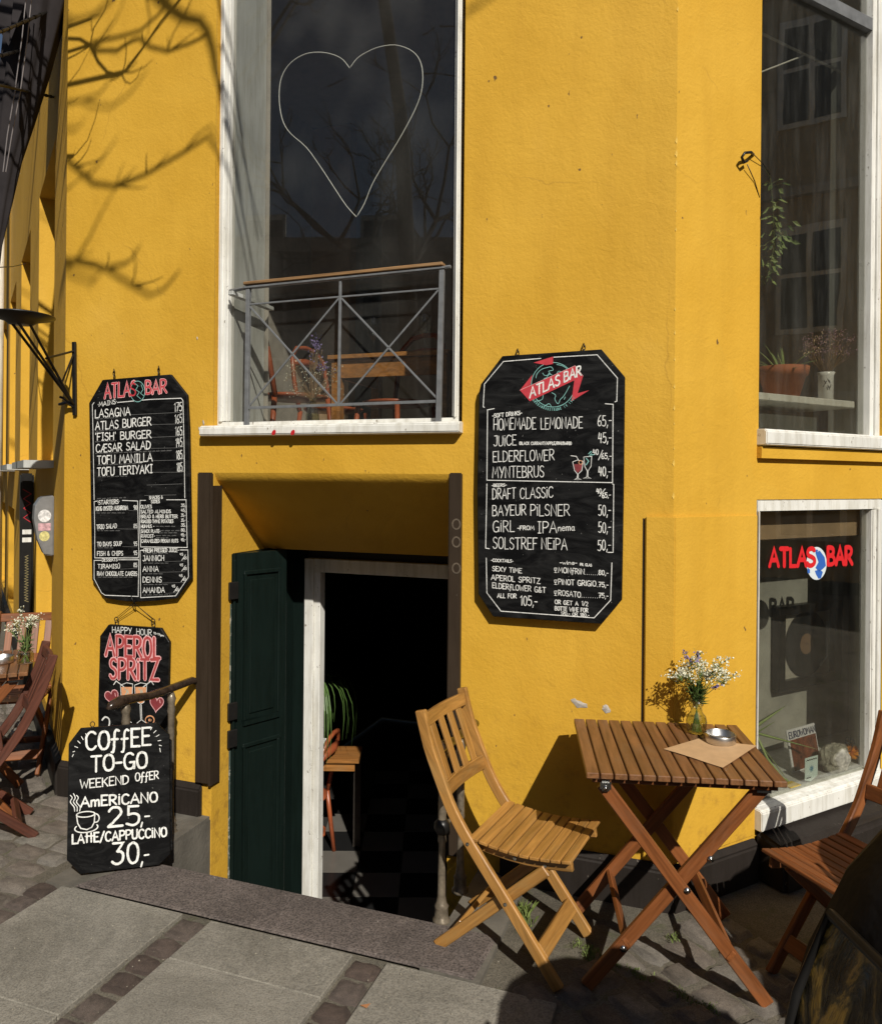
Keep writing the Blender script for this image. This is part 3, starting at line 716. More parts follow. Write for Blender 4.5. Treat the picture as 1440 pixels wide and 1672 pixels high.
# open green door leaf, folded back along the niche side
def leaf_door():
    a = V((-1.104, 3.92, 0)); a = hit(368.5, 1100, V((-1.104, 3.92, 0)), Z.cross(V((-1.104, 3.92, 0))).cross(Z)); a = V((a.x, a.y, 0))
    c = V((-.2 * 4.2, 4.2, 0)); d = (c - a).normalized(); n = V((d.y, -d.x, 0)); Wd = (c - a).length
    zt = NZB - .005; zb = -.95; th = .045
    b = MB(); b.box(a + Z * zb - n * th, d * Wd, n * th, Z * (zt - zb))
    lf = b.build('door_leaf', M['green'], bld, frame=Matrix.Translation(a + Z * zb)); recalc(lf); bevel(lf, .003)
    def bx(nm, u0, u1, z0, z1, o0, o1, m, bv=.004):
        b = MB(); b.box(a + d * u0 + n * o0 + Z * z0, d * (u1 - u0), n * (o1 - o0), Z * (z1 - z0)); o = b.build(nm, m, lf); recalc(o)
        if bv: bevel(o, bv)
        return o
    zs = [(1.215, .40), (.31, -.80)]
    x0 = .10; x1 = Wd - .045
    for (t, bt) in zs:
        # moulding ring around a sunk panel
        r = MB()
        for (u0, u1, z0, z1) in ((x0, x1, t - .02, t), (x0, x1, bt, bt + .03), (x0, x0 + .018, bt + .03, t - .02), (x1 - .018, x1, bt + .03, t - .02)):
            r.box(a + d * u0 + n * .0005 + Z * z0, d * (u1 - u0), n * .012, Z * (z1 - z0))
        o = r.build('panel_moulding', M['green'], lf); recalc(o); bevel(o, .005, 1)
        o = bx('panel', x0 + .04, x1 - .04, bt + .06, t - .05, .0005, .008, M['green'], .006)
    bx('edge_strip', .035, .05, -.93, zt - .03, .0005, .014, M['green'])
    for z in (1.12, .50, .36):
        bx('hinge', .0, .055, z - .045, z + .045, .015, .03, M['blackiron'], .003)
    bx('worn_strip', .012, .03, -.72, .3, .0005, .004, M['greyworn'], 0)
    bx('worn_strip', .012, .028, .52, 1.05, .0005, .004, M['greyworn'], 0)
M['greyworn'] = painted('worn_grey_green', (.07, .10, .09), (.28, .28, .24), .5, .55, .5)
leaf_door()
# brown guard boards beside the niche
def guard(px0, px1, z0, z1, nm='guard_board'):
    a, c = mu(px0), mu(px1); b = MB(); b.box(mp(a, .001, z0), UM * (c - a), NM * .03, Z * (z1 - z0)); o = b.build(nm, M['brown'], bld); recalc(o); bevel(o, .005, 2); return o
g1 = guard(328, 349.5, pm(337, 1277).z, NZT + .0); g2 = MB()
g2.box(mp(NL + .0005, -.045, pm(345, 1280).z), UM * .014, NM * .0755, Z * (NZT - .05 - pm(345, 1280).z - .015)); recalc(g2.build('guard_board', M['brown'], bld))
g3 = guard(736, 756, .05, NZT + .005)
# faded rings on the right board
for py in (856, 885, 928):
    c = pm(745, py, .0325); b = MB(); n = 20
    b.add([c + UM * .021 * math.cos(2 * math.pi * i / n) + Z * .025 * math.sin(2 * math.pi * i / n) for i in range(n)] + [c + UM * .014 * math.cos(2 * math.pi * i / n) + Z * .018 * math.sin(2 * math.pi * i / n) for i in range(n)], [(i, (i + 1) % n, n + (i + 1) % n, n + i) for i in range(n)])
    b.build('faded_ring', simple('faded_mark', (.10, .075, .05), .8, 0, .4, 70, 0), g3)

# ------------------------------------------------------------------ rooms behind the walls
def room(P, x0, x1, w0, w1, z0, z1, m, name, skip=()):
    fs = {'back': (P(x0, w1, z0), P(x1, w1, z0), P(x1, w1, z1), P(x0, w1, z1)), 'l': (P(x0, w0, z0), P(x0, w1, z0), P(x0, w1, z1), P(x0, w0, z1)),
          'r': (P(x1, w1, z0), P(x1, w0, z0), P(x1, w0, z1), P(x1, w1, z1)), 'top': (P(x0, w0, z1), P(x0, w1, z1), P(x1, w1, z1), P(x1, w0, z1)),
          'bot': (P(x0, w1, z0), P(x0, w0, z0), P(x1, w0, z0), P(x1, w1, z0))}
    b = MB()
    for k, q in fs.items():
        if k not in skip: b.quad(*q)
    return b.build(name, m, bld)
room(mp, -3.0, -.15, -.365, -3.6, 1.72, 4.6, M['inner'], 'upper_room_walls')
b = MB(); b.quad(mp(-3.0, -.365, 1.72), mp(WL + .08, -.365, 1.72), mp(WL + .08, -.365, 4.6), mp(-3.0, -.365, 4.6)); b.quad(mp(WRt - .02, -.365, 1.72), mp(-.15, -.365, 1.72), mp(-.15, -.365, 4.6), mp(WRt - .02, -.365, 4.6)); b.quad(mp(-3.0, -.365, 1.72), mp(-.15, -.365, 1.72), mp(-.15, -.365, WZ0), mp(-3, -.365, WZ0)); b.build('upper_room_walls', M['inner'], bld)
b = MB(); b.box(mp((pm(572, 300, -2.4) - CM).dot(UM) - .9, -2.4, 1.721), UM * .9, -NM * .12, Z * 2.87); recalc(b.build('partition', M['innerbrown'], bld))
b = MB(); b.quad(mp(-1.9, -3.55, 1.73), mp(-.2, -3.55, 1.73), mp(-.2, -3.55, 4.55), mp(-1.9, -3.55, 4.55)); b.build('back_panel', M['innerb'], bld)
# cellar room
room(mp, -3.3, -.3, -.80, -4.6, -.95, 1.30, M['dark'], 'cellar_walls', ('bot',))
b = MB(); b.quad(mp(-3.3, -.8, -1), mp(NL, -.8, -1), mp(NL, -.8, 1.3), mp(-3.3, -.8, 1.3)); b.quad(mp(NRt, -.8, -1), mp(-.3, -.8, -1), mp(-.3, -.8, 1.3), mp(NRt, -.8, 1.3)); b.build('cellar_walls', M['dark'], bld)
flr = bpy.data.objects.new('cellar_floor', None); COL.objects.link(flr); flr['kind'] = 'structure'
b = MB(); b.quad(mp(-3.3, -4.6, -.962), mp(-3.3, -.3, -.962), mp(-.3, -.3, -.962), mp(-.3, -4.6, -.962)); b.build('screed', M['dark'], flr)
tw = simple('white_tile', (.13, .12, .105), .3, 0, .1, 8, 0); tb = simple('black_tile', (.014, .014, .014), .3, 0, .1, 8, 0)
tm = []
for m_ in (tw, tb):
    b = MB(); b.box((0, 0, -.01), (.296, 0, 0), (0, .296, 0), (0, 0, .012)); me = bpy.data.meshes.new('floor_tile'); me.from_pydata([tuple(v) for v in b.v], [], b.f); me.materials.append(m_); tm.append(me)
ta = math.atan2(UM.y, UM.x) + R(20)
te = V((math.cos(ta), math.sin(ta), 0)); tf = V((-te.y, te.x, 0)); tc_ = mp(-1.6, -1.0, -.95)
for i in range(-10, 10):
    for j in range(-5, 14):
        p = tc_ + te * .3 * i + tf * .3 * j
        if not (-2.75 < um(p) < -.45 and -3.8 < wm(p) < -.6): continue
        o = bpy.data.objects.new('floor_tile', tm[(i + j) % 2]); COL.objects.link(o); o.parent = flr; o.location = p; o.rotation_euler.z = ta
# display niche behind the lower right window
NB = -.40
b = MB()
b.quad(rp(L0 + .02, NB, .28), rp(T1 + .37, NB, .28), rp(T1 + .37, NB, 1.6), rp(L0 + .02, NB, 1.6))
b.build('display_back', simple('display_plaster', (.27, .265, .235), .8, 0, .35, 5, .6, 40, .004), bld)
b = MB(); b.quad(rp(T1 - .085, -.06, .28), rp(T1 + .37, NB, .28), rp(T1 + .37, NB, 1.6), rp(T1 - .085, -.06, 1.6)); b.build('display_side', M['greyw'], bld)
b = MB(); b.quad(rp(L0 + .01, -.06, .33), rp(L0 + .01, NB, .33), rp(L0 + .01, NB, 1.6), rp(L0 + .01, -.06, 1.6)); b.quad(rp(L0 + .01, -.06, 1.6), rp(L0, NB, 1.6), rp(T1 + .37, NB, 1.6), rp(T1, -.06, 1.6)); b.build('display_side', M['dark'], bld)
b = MB(); b.prism([rp(L0 + .005, NB, .26), rp(T1 + .37, NB, .26), rp(T1 - .085, -.04, .26), rp(L0 + .005, -.04, .26)], Z * .042); recalc(b.build('display_shelf', M['greyw'], bld))
b = MB(); b.box(rp(L0 + .02, NB + .001, .34), UR * .115, NR * .03, Z * 1.26); recalc(b.build('display_side', M['dark'], bld))
# upper right room with its inner ledge
room(rp, .35, 2.6, -.265, -3.5, 1.5, 4.6, M['inner'], 'right_room_walls')
b = MB(); b.quad(rp(.35, -.262, 1.5), rp(T0, -.262, 1.5), rp(T0, -.262, 4.6), rp(.35, -.262, 4.6)); b.quad(rp(T1 - .05, -.262, 1.5), rp(2.6, -.262, 1.5), rp(2.6, -.262, 4.6), rp(T1 - .05, -.262, 4.6)); b.build('right_room_walls', M['inner'], bld)
lz = pr(1320, 649, -.10).z
b = MB(); b.box(rp(T0 + .01, -.38, lz - .035), UR * (T1 - T0 - .12), NR * .30, Z * .035); o = b.build('inner_ledge', M['white'], bld); recalc(o); bevel(o, .004)
b = MB(); b.box(rp(T0 + .01, -.26, lz - .16), UR * (T1 - T0 - .20), NR * .03, Z * .085); o = b.build('ledge_apron', M['greyw'], bld); recalc(o)
b = MB(); b.tube([pr(1240, 52, -.2), pr(1412, 136, -.2)], .006); b.tube([pr(1240, 118, -.2), pr(1312, 90, -.2)], .004); b.build('curtain_wire', M['white'], bld)
b = MB(); u = (pr(1330, 400, -1.0) - CM).dot(UR); b.box(rp(u, -1.3, 1.5), UR * 1.3, NR * .3, Z * 3.1); recalc(b.build('chimney_breast', M['inner'], bld))
# ================================================================== LETTERING: a stroke font drawn like chalk
G = {
'A': (.62, '0,0 .31,1 .62,0|.12,.36 .5,.36'), 'B': (.52, '.02,0 .02,1|~.02,1 .3,.98 .42,.88 .42,.66 .28,.54 .04,.52|~.04,.52 .34,.5 .5,.36 .5,.14 .34,.02 .02,0'),
'C': (.55, '~.52,.86 .38,.99 .2,.97 .05,.75 .03,.4 .1,.12 .26,0 .42,.03 .54,.18'), 'D': (.56, '.03,0 .03,1|~.0,1 .25,.98 .48,.8 .54,.5 .46,.18 .25,.02 .0,0'),
'E': (.46, '.46,1 .02,1 .02,0 .46,0|.02,.52 .36,.52'), 'F': (.44, '.44,1 .02,1 .02,0|.02,.52 .34,.52'),
'G': (.58, '~.52,.88 .36,1 .16,.94 .04,.7 .03,.35 .12,.08 .3,0 .48,.08 .55,.3|.32,.42 .56,.42 .56,.02'), 'H': (.56, '.03,0 .03,1|.53,0 .53,1|.03,.5 .53,.5'),
'I': (.30, '.15,0 .15,1|.02,1 .28,1|.02,0 .28,0'), 'i': (.12, '.06,0 .06,.78|.06,.97 .07,1.0'), 'J': (.42, '~.38,1 .38,.3 .3,.05 .14,.0 .02,.15|.1,1 .42,1'),
'K': (.54, '.03,0 .03,1|.5,1 .04,.45|.16,.58 .54,0'), 'L': (.42, '.03,1 .03,0 .42,0'), 'M': (.68, '.0,0 .1,1 .34,.32 .58,1 .68,0'),
'N': (.56, '.03,0 .03,1 .53,0 .53,1'), 'O': (.56, '~.28,1 .1,.9 .02,.6 .03,.3 .14,.05 .28,0 .44,.06 .54,.3 .54,.62 .46,.9 .28,1'),
'P': (.5, '.03,0 .03,1|~.0,1 .3,1 .48,.88 .48,.64 .3,.48 .04,.46'), 'Q': (.58, '~.28,1 .1,.9 .02,.6 .03,.3 .14,.05 .28,0 .44,.06 .54,.3 .54,.62 .46,.9 .28,1|.34,.22 .58,-.06'),
'R': (.54, '.03,0 .03,1|~.0,1 .3,1 .46,.88 .45,.66 .3,.5 .04,.48|.2,.48 .54,0'), 'S': (.46, '~.43,.88 .3,.99 .12,.95 .04,.78 .1,.6 .28,.5 .42,.36 .43,.16 .3,.02 .12,.02 .01,.16'),
'T': (.54, '.0,1 .54,1|.27,1 .27,0'), 'U': (.54, '~.03,1 .03,.35 .1,.06 .26,0 .44,.08 .51,.35 .51,1'), 'V': (.56, '0,1 .28,0 .56,1'),
'W': (.76, '0,1 .18,0 .38,.7 .58,0 .76,1'), 'X': (.54, '0,1 .54,0|.54,1 0,0'), 'Y': (.54, '0,1 .27,.48|.54,1 .2,0'), 'Z': (.52, '.02,1 .5,1 .02,0 .52,0'),
'a': (.44, '~.38,.56 .2,.62 .05,.45 .04,.18 .16,0 .32,.1 .38,.5|.38,.6 .38,.1 .44,0'), 'e': (.42, '~.03,.32 .38,.36 .36,.56 .2,.64 .04,.46 .03,.18 .18,0 .4,.1'), 'm': (.62, '.02,0 .02,.62|~.02,.45 .14,.62 .28,.55 .3,0|~.3,.45 .42,.62 .56,.55 .58,0'),
'n': (.42, '.02,0 .02,.62|~.02,.42 .18,.62 .36,.54 .38,0'), 'f': (.4, '~.4,.95 .26,1.02 .16,.8 .14,.2 .1,-.2 0,-.22|.0,.5 .34,.5'), 't': (.3, '.14,1 .14,0|.0,.66 .3,.66'), 'w': (.56, '0,.62 .14,0 .28,.5 .42,0 .56,.62'),
'p': (.42, '.03,-.3 .03,.6|~.03,.5 .2,.62 .38,.45 .36,.12 .2,0 .04,.08'), 'g': (.42, '~.38,.56 .2,.62 .05,.45 .04,.18 .16,0 .32,.1 .38,.5|~.38,.6 .38,-.1 .2,-.3 .03,-.2'),
'0': (.46, '~.23,1 .08,.86 .02,.5 .08,.14 .23,0 .38,.14 .44,.5 .38,.86 .23,1'), '1': (.22, '.0,.82 .16,1 .16,0'), '2': (.46, '~.02,.8 .14,1 .34,.97 .42,.76 .3,.45 .0,0|.0,0 .46,.02'),
'3': (.44, '.04,1 .42,1 .2,.6|~.2,.6 .38,.54 .43,.3 .32,.05 .14,0 .0,.12'), '4': (.46, '.12,1 .02,.42 .46,.42|.34,.9 .34,0'), '5': (.44, '.4,1 .08,1 .06,.56|~.06,.56 .26,.62 .42,.46 .4,.16 .22,0 .0,.1'),
'6': (.44, '~.36,1 .14,.78 .03,.4 .08,.08 .24,0 .4,.12 .4,.38 .24,.5 .06,.36'), '7': (.44, '.0,1 .44,1 .14,0|.12,.5 .38,.5'), '8': (.44, '~.22,.54 .06,.68 .08,.92 .22,1 .37,.92 .38,.68 .22,.54 .04,.36 .04,.1 .22,0 .4,.1 .4,.36 .22,.54'),
'9': (.44, '~.4,.62 .24,.5 .06,.6 .06,.88 .22,1 .38,.9 .4,.6 .34,.2 .2,0'), '-': (.3, '.0,.45 .3,.45'), '.': (.1, '.04,.0 .06,.03'), ',': (.14, '.1,.08 .02,-.2'), '/': (.4, '0,-.1 .4,1.08'), "'": (.1, '.05,1.05 .04,.85'),
'&': (.56, '~.5,.0 .1,.7 .14,.95 .3,.95 .3,.75 .06,.4 .04,.12 .2,0 .4,.1 .5,.4'), '(': (.18, '~.16,1.05 .02,.7 .02,.3 .16,-.05'), ')': (.18, '~.02,1.05 .16,.7 .16,.3 .02,-.05'), ' ': (.34, ''),
'\u00c6': (.86, '0,0 .4,1 .86,1|.44,1 .44,0 .86,0|.14,.36 .44,.36|.44,.52 .76,.52'), '\u00c5': (.62, '0,0 .31,.9 .62,0|.12,.36 .5,.36|~.31,.95 .22,1.05 .31,1.15 .4,1.05 .31,.95'), '\u00da': (.54, '~.03,1 .03,.35 .1,.06 .26,0 .44,.08 .51,.35 .51,1|.24,1.1 .36,1.25'),
'\u00d8': (.56, '~.28,1 .1,.9 .02,.6 .03,.3 .14,.05 .28,0 .44,.06 .54,.3 .54,.62 .46,.9 .28,1|.0,-.05 .56,1.05'), '*': (.1, '.04,.5 .07,.54'), '=': (.3, '.0,.3 .3,.3|.0,.6 .3,.6'), 'y': (.5, '0,1 .25,.5|.5,1 .12,-.1'),
}
def crom(p, k=4):
    if len(p) < 3: return p
    out = []
    for i in range(len(p) - 1):
        a = p[i - 1] if i else p[0]; b, c = p[i], p[i + 1]; d = p[i + 2] if i + 2 < len(p) else p[-1]
        for j in range(k):
            t = j / k; out.append(tuple(.5 * (2 * b[q] + (c[q] - a[q]) * t + (2 * a[q] - 5 * b[q] + 4 * c[q] - d[q]) * t * t + (-a[q] + 3 * b[q] - 3 * c[q] + d[q]) * t ** 3) for q in (0, 1)))
    out.append(p[-1]); return out
def strokes(ch):
    w, s = G[ch]; out = []
    for st in s.split('|'):
        if not st: continue
        sm = st[0] == '~'; st = st.lstrip('~')
        p = [tuple(float(x) for x in q.split(',')) for q in st.split()]
        out.append(crom(p) if sm else p)
    return w, out
def rib(b, pts, w, nrm, off):
    """flat ribbon with rounded ends lying on a plane with normal nrm"""
    pts = [V(p) + nrm * off for p in pts]; n = len(pts)
    if n < 2: return
    L = []; Rr = []
    for i, p in enumerate(pts):
        a = (p - pts[i - 1]).normalized() if i else None; c = (pts[i + 1] - p).normalized() if i < n - 1 else None
        t = (a + c) if (a is not None and c is not None) else (a if a is not None else c)
        if t.length < 1e-6: t = a
        t = t.normalized(); e = nrm.cross(t)
        k = 1.0
        if a is not None and c is not None: k = min(1.6, 1 / max(.5, t.dot(a)))
        L.append(p + e * w / 2 * k); Rr.append(p - e * w / 2 * k)
    t0 = (pts[1] - pts[0]).normalized(); t1 = (pts[-1] - pts[-2]).normalized()
    poly_ = L + [pts[-1] + t1 * w * .4 + nrm.cross(t1) * w * .22, pts[-1] + t1 * w * .4 - nrm.cross(t1) * w * .22] + Rr[::-1] + [pts[0] - t0 * w * .4 - nrm.cross(t0) * w * .22, pts[0] - t0 * w * .4 + nrm.cross(t0) * w * .22]
    base = len(b.v); b.v += poly_
    for i in range(n - 1): b.f.append((base + i, base + 2 * n + 1 - i, base + 2 * n - i, base + i + 1))
    b.f.append((base + n - 1, base + n + 2, base + n + 1, base + n)); b.f.append((base, base + 2 * n + 3, base + 2 * n + 2, base + 2 * n + 1))
class Face:
    """a flat writing face: pixels on the photograph are cast onto its plane"""
    def __init__(s, p0, n, obj): s.p0 = V(p0); s.n = V(n).normalized(); s.obj = obj; s.k = 0
    def at(s, x, y): return hit(x, y, s.p0, s.n)
    def px(s, x, y): return (s.at(x + 1, y) - s.at(x, y)).length, (s.at(x, y + 1) - s.at(x, y)).length
    def text(s, t, x0, y0, x1, y1, h, wpx=1.5, m='chalk', layer=0, jit=.03, name='lettering', sub=None):
        A = s.at(x0, y0); B = s.at(x1, y1); up = s.at(x0, y0 - h) - A
        ex = (B - A); tot = 0; adv = []
        gap = .13
        for ch in t: adv.append(tot); tot += G[ch][0] + gap
        tot -= gap; ex = ex / tot
        w = wpx * s.px(x0, y0)[1]; b = MB()
        for ch, a in zip(t, adv):
            jy = random.uniform(-jit, jit)
            for st in strokes(ch)[1]:
                rib(b, [A + ex * (a + p[0] + random.uniform(-jit, jit) * .3) + up * (p[1] + jy + random.uniform(-jit, jit) * .3) for p in st], w * random.uniform(.9, 1.1), s.n, .0008 + .0003 * layer + random.uniform(0, .0001))
        return b.build(name, M[m], sub or s.obj)
    def line(s, pts, wpx=1.2, m='chalk', layer=0, smooth=False, name='drawn_line', sub=None):
        if smooth: pts = crom(pts, 5)
        b = MB(); rib(b, [s.at(*p) for p in pts], wpx * s.px(*pts[0])[1], s.n, .0008 + .0003 * layer)
        return b.build(name, M[m], sub or s.obj)
    def lines(s, ls, wpx=1.2, m='chalk', layer=0, smooth=False, name='drawn_line', sub=None):
        b = MB()
        for pts in ls:
            if smooth: pts = crom(pts, 5)
            rib(b, [s.at(*p) for p in pts], wpx * s.px(*pts[0])[1], s.n, .0008 + .0003 * layer + random.uniform(0, .0002))
        return b.build(name, M[m], sub or s.obj)
    def fill(s, pts, m, layer=0, name='painted_shape', sub=None):
        b = MB(); b.add([s.at(*p) + s.n * (.0006 + .0003 * layer) for p in pts], [tuple(range(len(pts)))])
        return b.build(name, M[m], sub or s.obj)
    def scrib(s, x0, y0, x1, y1, h=1.6, m='chalkdim'):
        ls = []; x = x0
        while x < x1 - 2:
            L = random.uniform(4, 9); e = min(x + L, x1); pts = []; q = x; up = False
            while q < e:
                t = (q - x0) / max(1, x1 - x0); yb = y0 + (y1 - y0) * t
                pts.append((q, yb - (h if up else 0) * random.uniform(.6, 1.1))); up = not up; q += .75
            if len(pts) > 2: ls.append(pts)
            x = e + 1.6
        return s.lines(ls, .55, m, name='small_print')
def ell(cx, cy, rx, ry, a0=0, a1=360, n=22, rot=0):
    return [(cx + rx * math.cos(R(a)) * math.cos(R(rot)) - ry * math.sin(R(a)) * math.sin(R(rot)), cy + rx * math.cos(R(a)) * math.sin(R(rot)) + ry * math.sin(R(a)) * math.cos(R(rot))) for a in [a0 + (a1 - a0) * i / n for i in range(n + 1)]]
def board(name, out, p0, n, label, thick=.018, m='board', group=None):
    n = V(n).normalized(); pts = [hit(x, y, V(p0), n) for x, y in out]
    c = sum(pts, V((0, 0, 0))) / len(pts); c.z = min(p.z for p in pts)
    root = thing(name, label, 'menu board', tuple(c), group)
    b = MB(); b.prism([p - n * thick for p in pts], n * (thick - .0002))
    o = b.build('board', M[m], root); recalc(o); bevel(o, .002)
    return root, Face(p0, n, root)

# --- board 1: food menu -------------------------------------------------
b1o = [(167, 620), (278, 611), (305, 645), (308, 700), (312, 945), (289, 977), (255, 981), (220, 983), (196, 981), (172, 977), (150, 947), (145, 658)]
B1, f = board('food_menu_board', b1o, mp(-2.6, .034, 1.5), NM, 'tall black food menu board with a red title, hanging leftmost on the yellow wall')
f.text('ATLAS', 171, 650, 222, 645, 23, 4.4, 'chalkpink'); f.text('ATLAS', 171, 650, 222, 645, 23, 2.6, 'chalkred', 1)
f.text('BAR', 238, 643, 272, 641, 21, 4.4, 'chalkpink'); f.text('BAR', 238, 643, 272, 641, 21, 2.6, 'chalkred', 1)
f.fill(ell(225, 639, 11.5, 16.5), 'board', 2); f.line(ell(225, 639, 12, 17), 1.0, 'chalkteal', 3)
f.lines([[(221, 626), (226, 630), (222, 636), (228, 640), (224, 646), (230, 651)], [(231, 628), (234, 636), (230, 642), (235, 646)]], .9, 'chalkteal', 3)
f.text('S', 213, 646, 222, 645, 20, 2.6, 'chalkred', 4)
f.text('*MAINS*', 160, 664, 191, 659, 7, 1.2)
ITEMS = [('LASAGNA', 155.5, 682, 213, 678, 13), ('ATLAS BURGER', 156, 702, 247, 694, 13), ("'FISH' BURGER", 156, 719.5, 247, 715, 12), ('C\u00c6SAR SALAD', 157, 738.5, 246, 733, 12.5), ('TOFU MANILLA', 159, 758, 249, 753, 13), ('TOFU TERIYAKI', 159, 777, 249, 772, 13)]
for (t, x0, y0, x1, y1, h), (p, py) in zip(ITEMS, [('175.', 672), ('165.', 691), ('165.', 711), ('145.', 730), ('185.', 750), ('185.', 770)]):
    f.text(t, x0, y0, x1, y1, h, 1.75)
    f.text(p, 285 + (py - 672) * .04, py, 299.5, py - 1, 14, 1.2)
    f.line([(x1 + 1, y1 - 1), (298, py + 1)], .5, 'chalkdim')
f.scrib(157, 685, 193, 682); f.scrib(157, 705, 211, 700); f.scrib(156, 722, 190, 720); f.scrib(156, 741, 283, 736); f.scrib(160, 760, 232, 757); f.scrib(160, 779, 209, 778)
f.lines([[(240, 792), (298, 790)], [(236, 809), (288, 808)]], .5, 'chalkdim'); f.scrib(159, 815, 206, 813)
f.lines([[(154, 657), (151, 661), (152, 700), (154, 816)], [(192, 657), (245, 652), (296, 650), (299, 654), (301, 735), (302, 813)]], 1.2)
f.lines([[(160, 818), (154, 819), (155, 865), (155, 911), (226, 911), (227, 906), (225, 818), (200, 817)], [(238, 817), (229, 817), (228, 850), (230, 893), (306, 894), (304, 816), (272, 816)],
         [(166, 915), (154, 915), (154, 945), (166, 968), (172, 972), (226, 974), (227, 914), (194, 914)], [(234, 898), (229, 899), (230, 976), (287, 973), (308, 942), (307, 898), (294, 898)]], 1.1)
f.text('*STARTERS*', 160, 824, 195, 822, 6.5, 1.2)
for t, x0, y0, x1, y1, h, p, py in [('KING OYSTER MUSHROOM', 157, 834, 209, 832, 6.5, '90', 832), ('TRIO SALAD', 158, 864, 191, 862, 7, '85', 862), ('TO DAYS SOUP', 159, 892, 199, 891, 6.8, '95', 891), ('FISH & CHIPS', 159, 907.5, 201, 907, 7, '95', 906), ('TIRAMIS\u00da', 160, 928, 196, 928, 6.5, '85', 926), ('RAW CHOCOLATE CAKE', 159, 940, 218, 940, 6.5, '85', 940)]:
    f.text(t, x0, y0, x1, y1, h, 1.1); f.text(p, 218.5, py, 224, py, 6.5, 1.0); f.line([(x1 + 1, y1 + 1.5), (224, py + 2)], .4, 'chalkdim')
for a in ((158, 838, 204), (159, 867, 196), (160, 895, 185), (163, 931, 177), (160, 943, 217)): f.scrib(a[0], a[1], a[2], a[1], 1.2)
f.text('DESSERTS', 167, 917, 192, 916, 5.5, 1.0)
f.text('SNACKS &', 244, 815, 266, 814, 5, 1.0); f.text('SIDES', 247, 821.5, 261, 821, 5, 1.0)
for i, (t, x1, p) in enumerate([('OLiVES', 248, '35,'), ('SALTED ALMONDS', 279, '45,'), ('BREAD & HERB BUTTER', 290, '35,-'), ('ROASTED THYME POTATOES', 283, '35,-'), ('HUMMUS -', 252, '35,'), ('SNACK PLATE-', 262, '80,'), ('R\u00c5KOST-', 253, '45,-'), ('CARAMELiZED PEKAN NUTS', 291, '45,-')]):
    y = 830 + i * 8.0; f.text(t, 230 + i * .15, y, x1, y - .3, 5.2, 1.0); f.text(p, 296, y - 2.5, 303, y - 2.5, 4.6, .9)
for a in ((255, 860, 288), (263, 867, 295), (262, 870.5, 292), (255, 875, 292), (255, 878.5, 276)): f.scrib(a[0], a[1], a[2], a[1], 1.2)
f.text('-FRESH PRESSED JUICE-', 233, 902, 292, 901, 6, 1.1); f.scrib(236, 905, 275, 904, 1.2)
for t, y, x1, xf in (('JANNiCH', 916, 268, 294), ('ANNA', 933.5, 259, 294), ('DENNiS', 951, 264, 293), ('AMANDA', 968, 269, 281)):
    f.text(t, 233.5, y, x1, y - .3, 8.6, 1.3); f.scrib(235, y + 4, x1 + 10, y + 4, 1.2); f.line([(x1 + 1, y + 1), (303 if y < 960 else 288, y)], .4, 'chalkdim')
    f.text('45', xf, y - 9, xf + 5, y - 9, 4, .8); f.line([(xf + 3, y - 1), (xf + 9, y - 10)], 1.0); f.text('65', xf + 6, y - 3, xf + 11, y - 3, 4, .8)
M['hook'] = M['blackiron']
def hook(px, py, root, w=.02, h=.03, P=pm):
    b = MB(); c = P(px, py, .02)
    b.tube([P(px, py - 8, -.005), P(px, py - 7, .02), P(px + 1, py - 4, .03), P(px, py - 1, .022)], .0026, 6)
    b.tube([c + UM * .006 * math.cos(a) + Z * (.012 * math.sin(a) + .002) for a in [i * .6283 for i in range(10)]], .0022, 6, True)
    b.tube([c + NM * .004 * math.cos(a) + UM * .003 * math.cos(a) - Z * (.016 + .011 * math.sin(a)) for a in [i * .6283 for i in range(10)]], .0022, 6, True)
    b.build('hanging_hook', M['hook'], root, True)
hook(186, 610, B1); hook(259, 605, B1)
# --- board 3: happy hour -------------------------------------------------
b3o = [(177, 1020), (262, 1026), (276, 1049), (274, 1150), (273, 1228), (160, 1228), (160, 1150), (163, 1039)]
B3, f = board('happy_hour_board', b3o, mp(-2.6, .024, 1.0), NM, 'small black board with big pink lettering and drawn glasses, below the food menu')
f.text('HAPPY', 183.5, 1033, 215, 1035, 9.5, 1.2); f.text('HOUR', 223, 1036, 248, 1038, 9.5, 1.2); f.text('15-17pm', 251, 1035, 268, 1040, 3, .8)
f.text('APEROL', 173, 1070, 261, 1075, 32, 7.4, 'chalkpink', 0, .02); f.text('APEROL', 173, 1070, 261, 1075, 32, 4.2, 'chalkrose', 2, .0)
f.text('SPRiTZ', 180, 1108, 259, 1110, 32, 7.4, 'chalkpink', 0, .02); f.text('SPRiTZ', 180, 1108, 259, 1110, 32, 4.2, 'chalkrose', 2, .0)
def heartpts(cx, cy, s, rot=0):
    out = []
    for i in range(25):
        t = 2 * math.pi * i / 24; x = 16 * math.sin(t) ** 3 / 16 * s * .8; y = -(13 * math.cos(t) - 5 * math.cos(2 * t) - 2 * math.cos(3 * t) - math.cos(4 * t)) / 16 * s
        out.append((cx + x * math.cos(R(rot)) - y * math.sin(R(rot)), cy + x * math.sin(R(rot)) + y * math.cos(R(rot))))
    return out
for cx, cy, s, r_ in ((183, 1138, 14, -14), (256, 1149, 14, 6)):
    f.fill(heartpts(cx, cy, s, r_)[:-1], 'chalkwine', 0); f.line(heartpts(cx, cy, s, r_), 1.3, 'chalkpink', 1); f.line([(cx + 5, cy - 6), (cx + 6, cy - 1)], 1.3, 'chalkpink', 2)
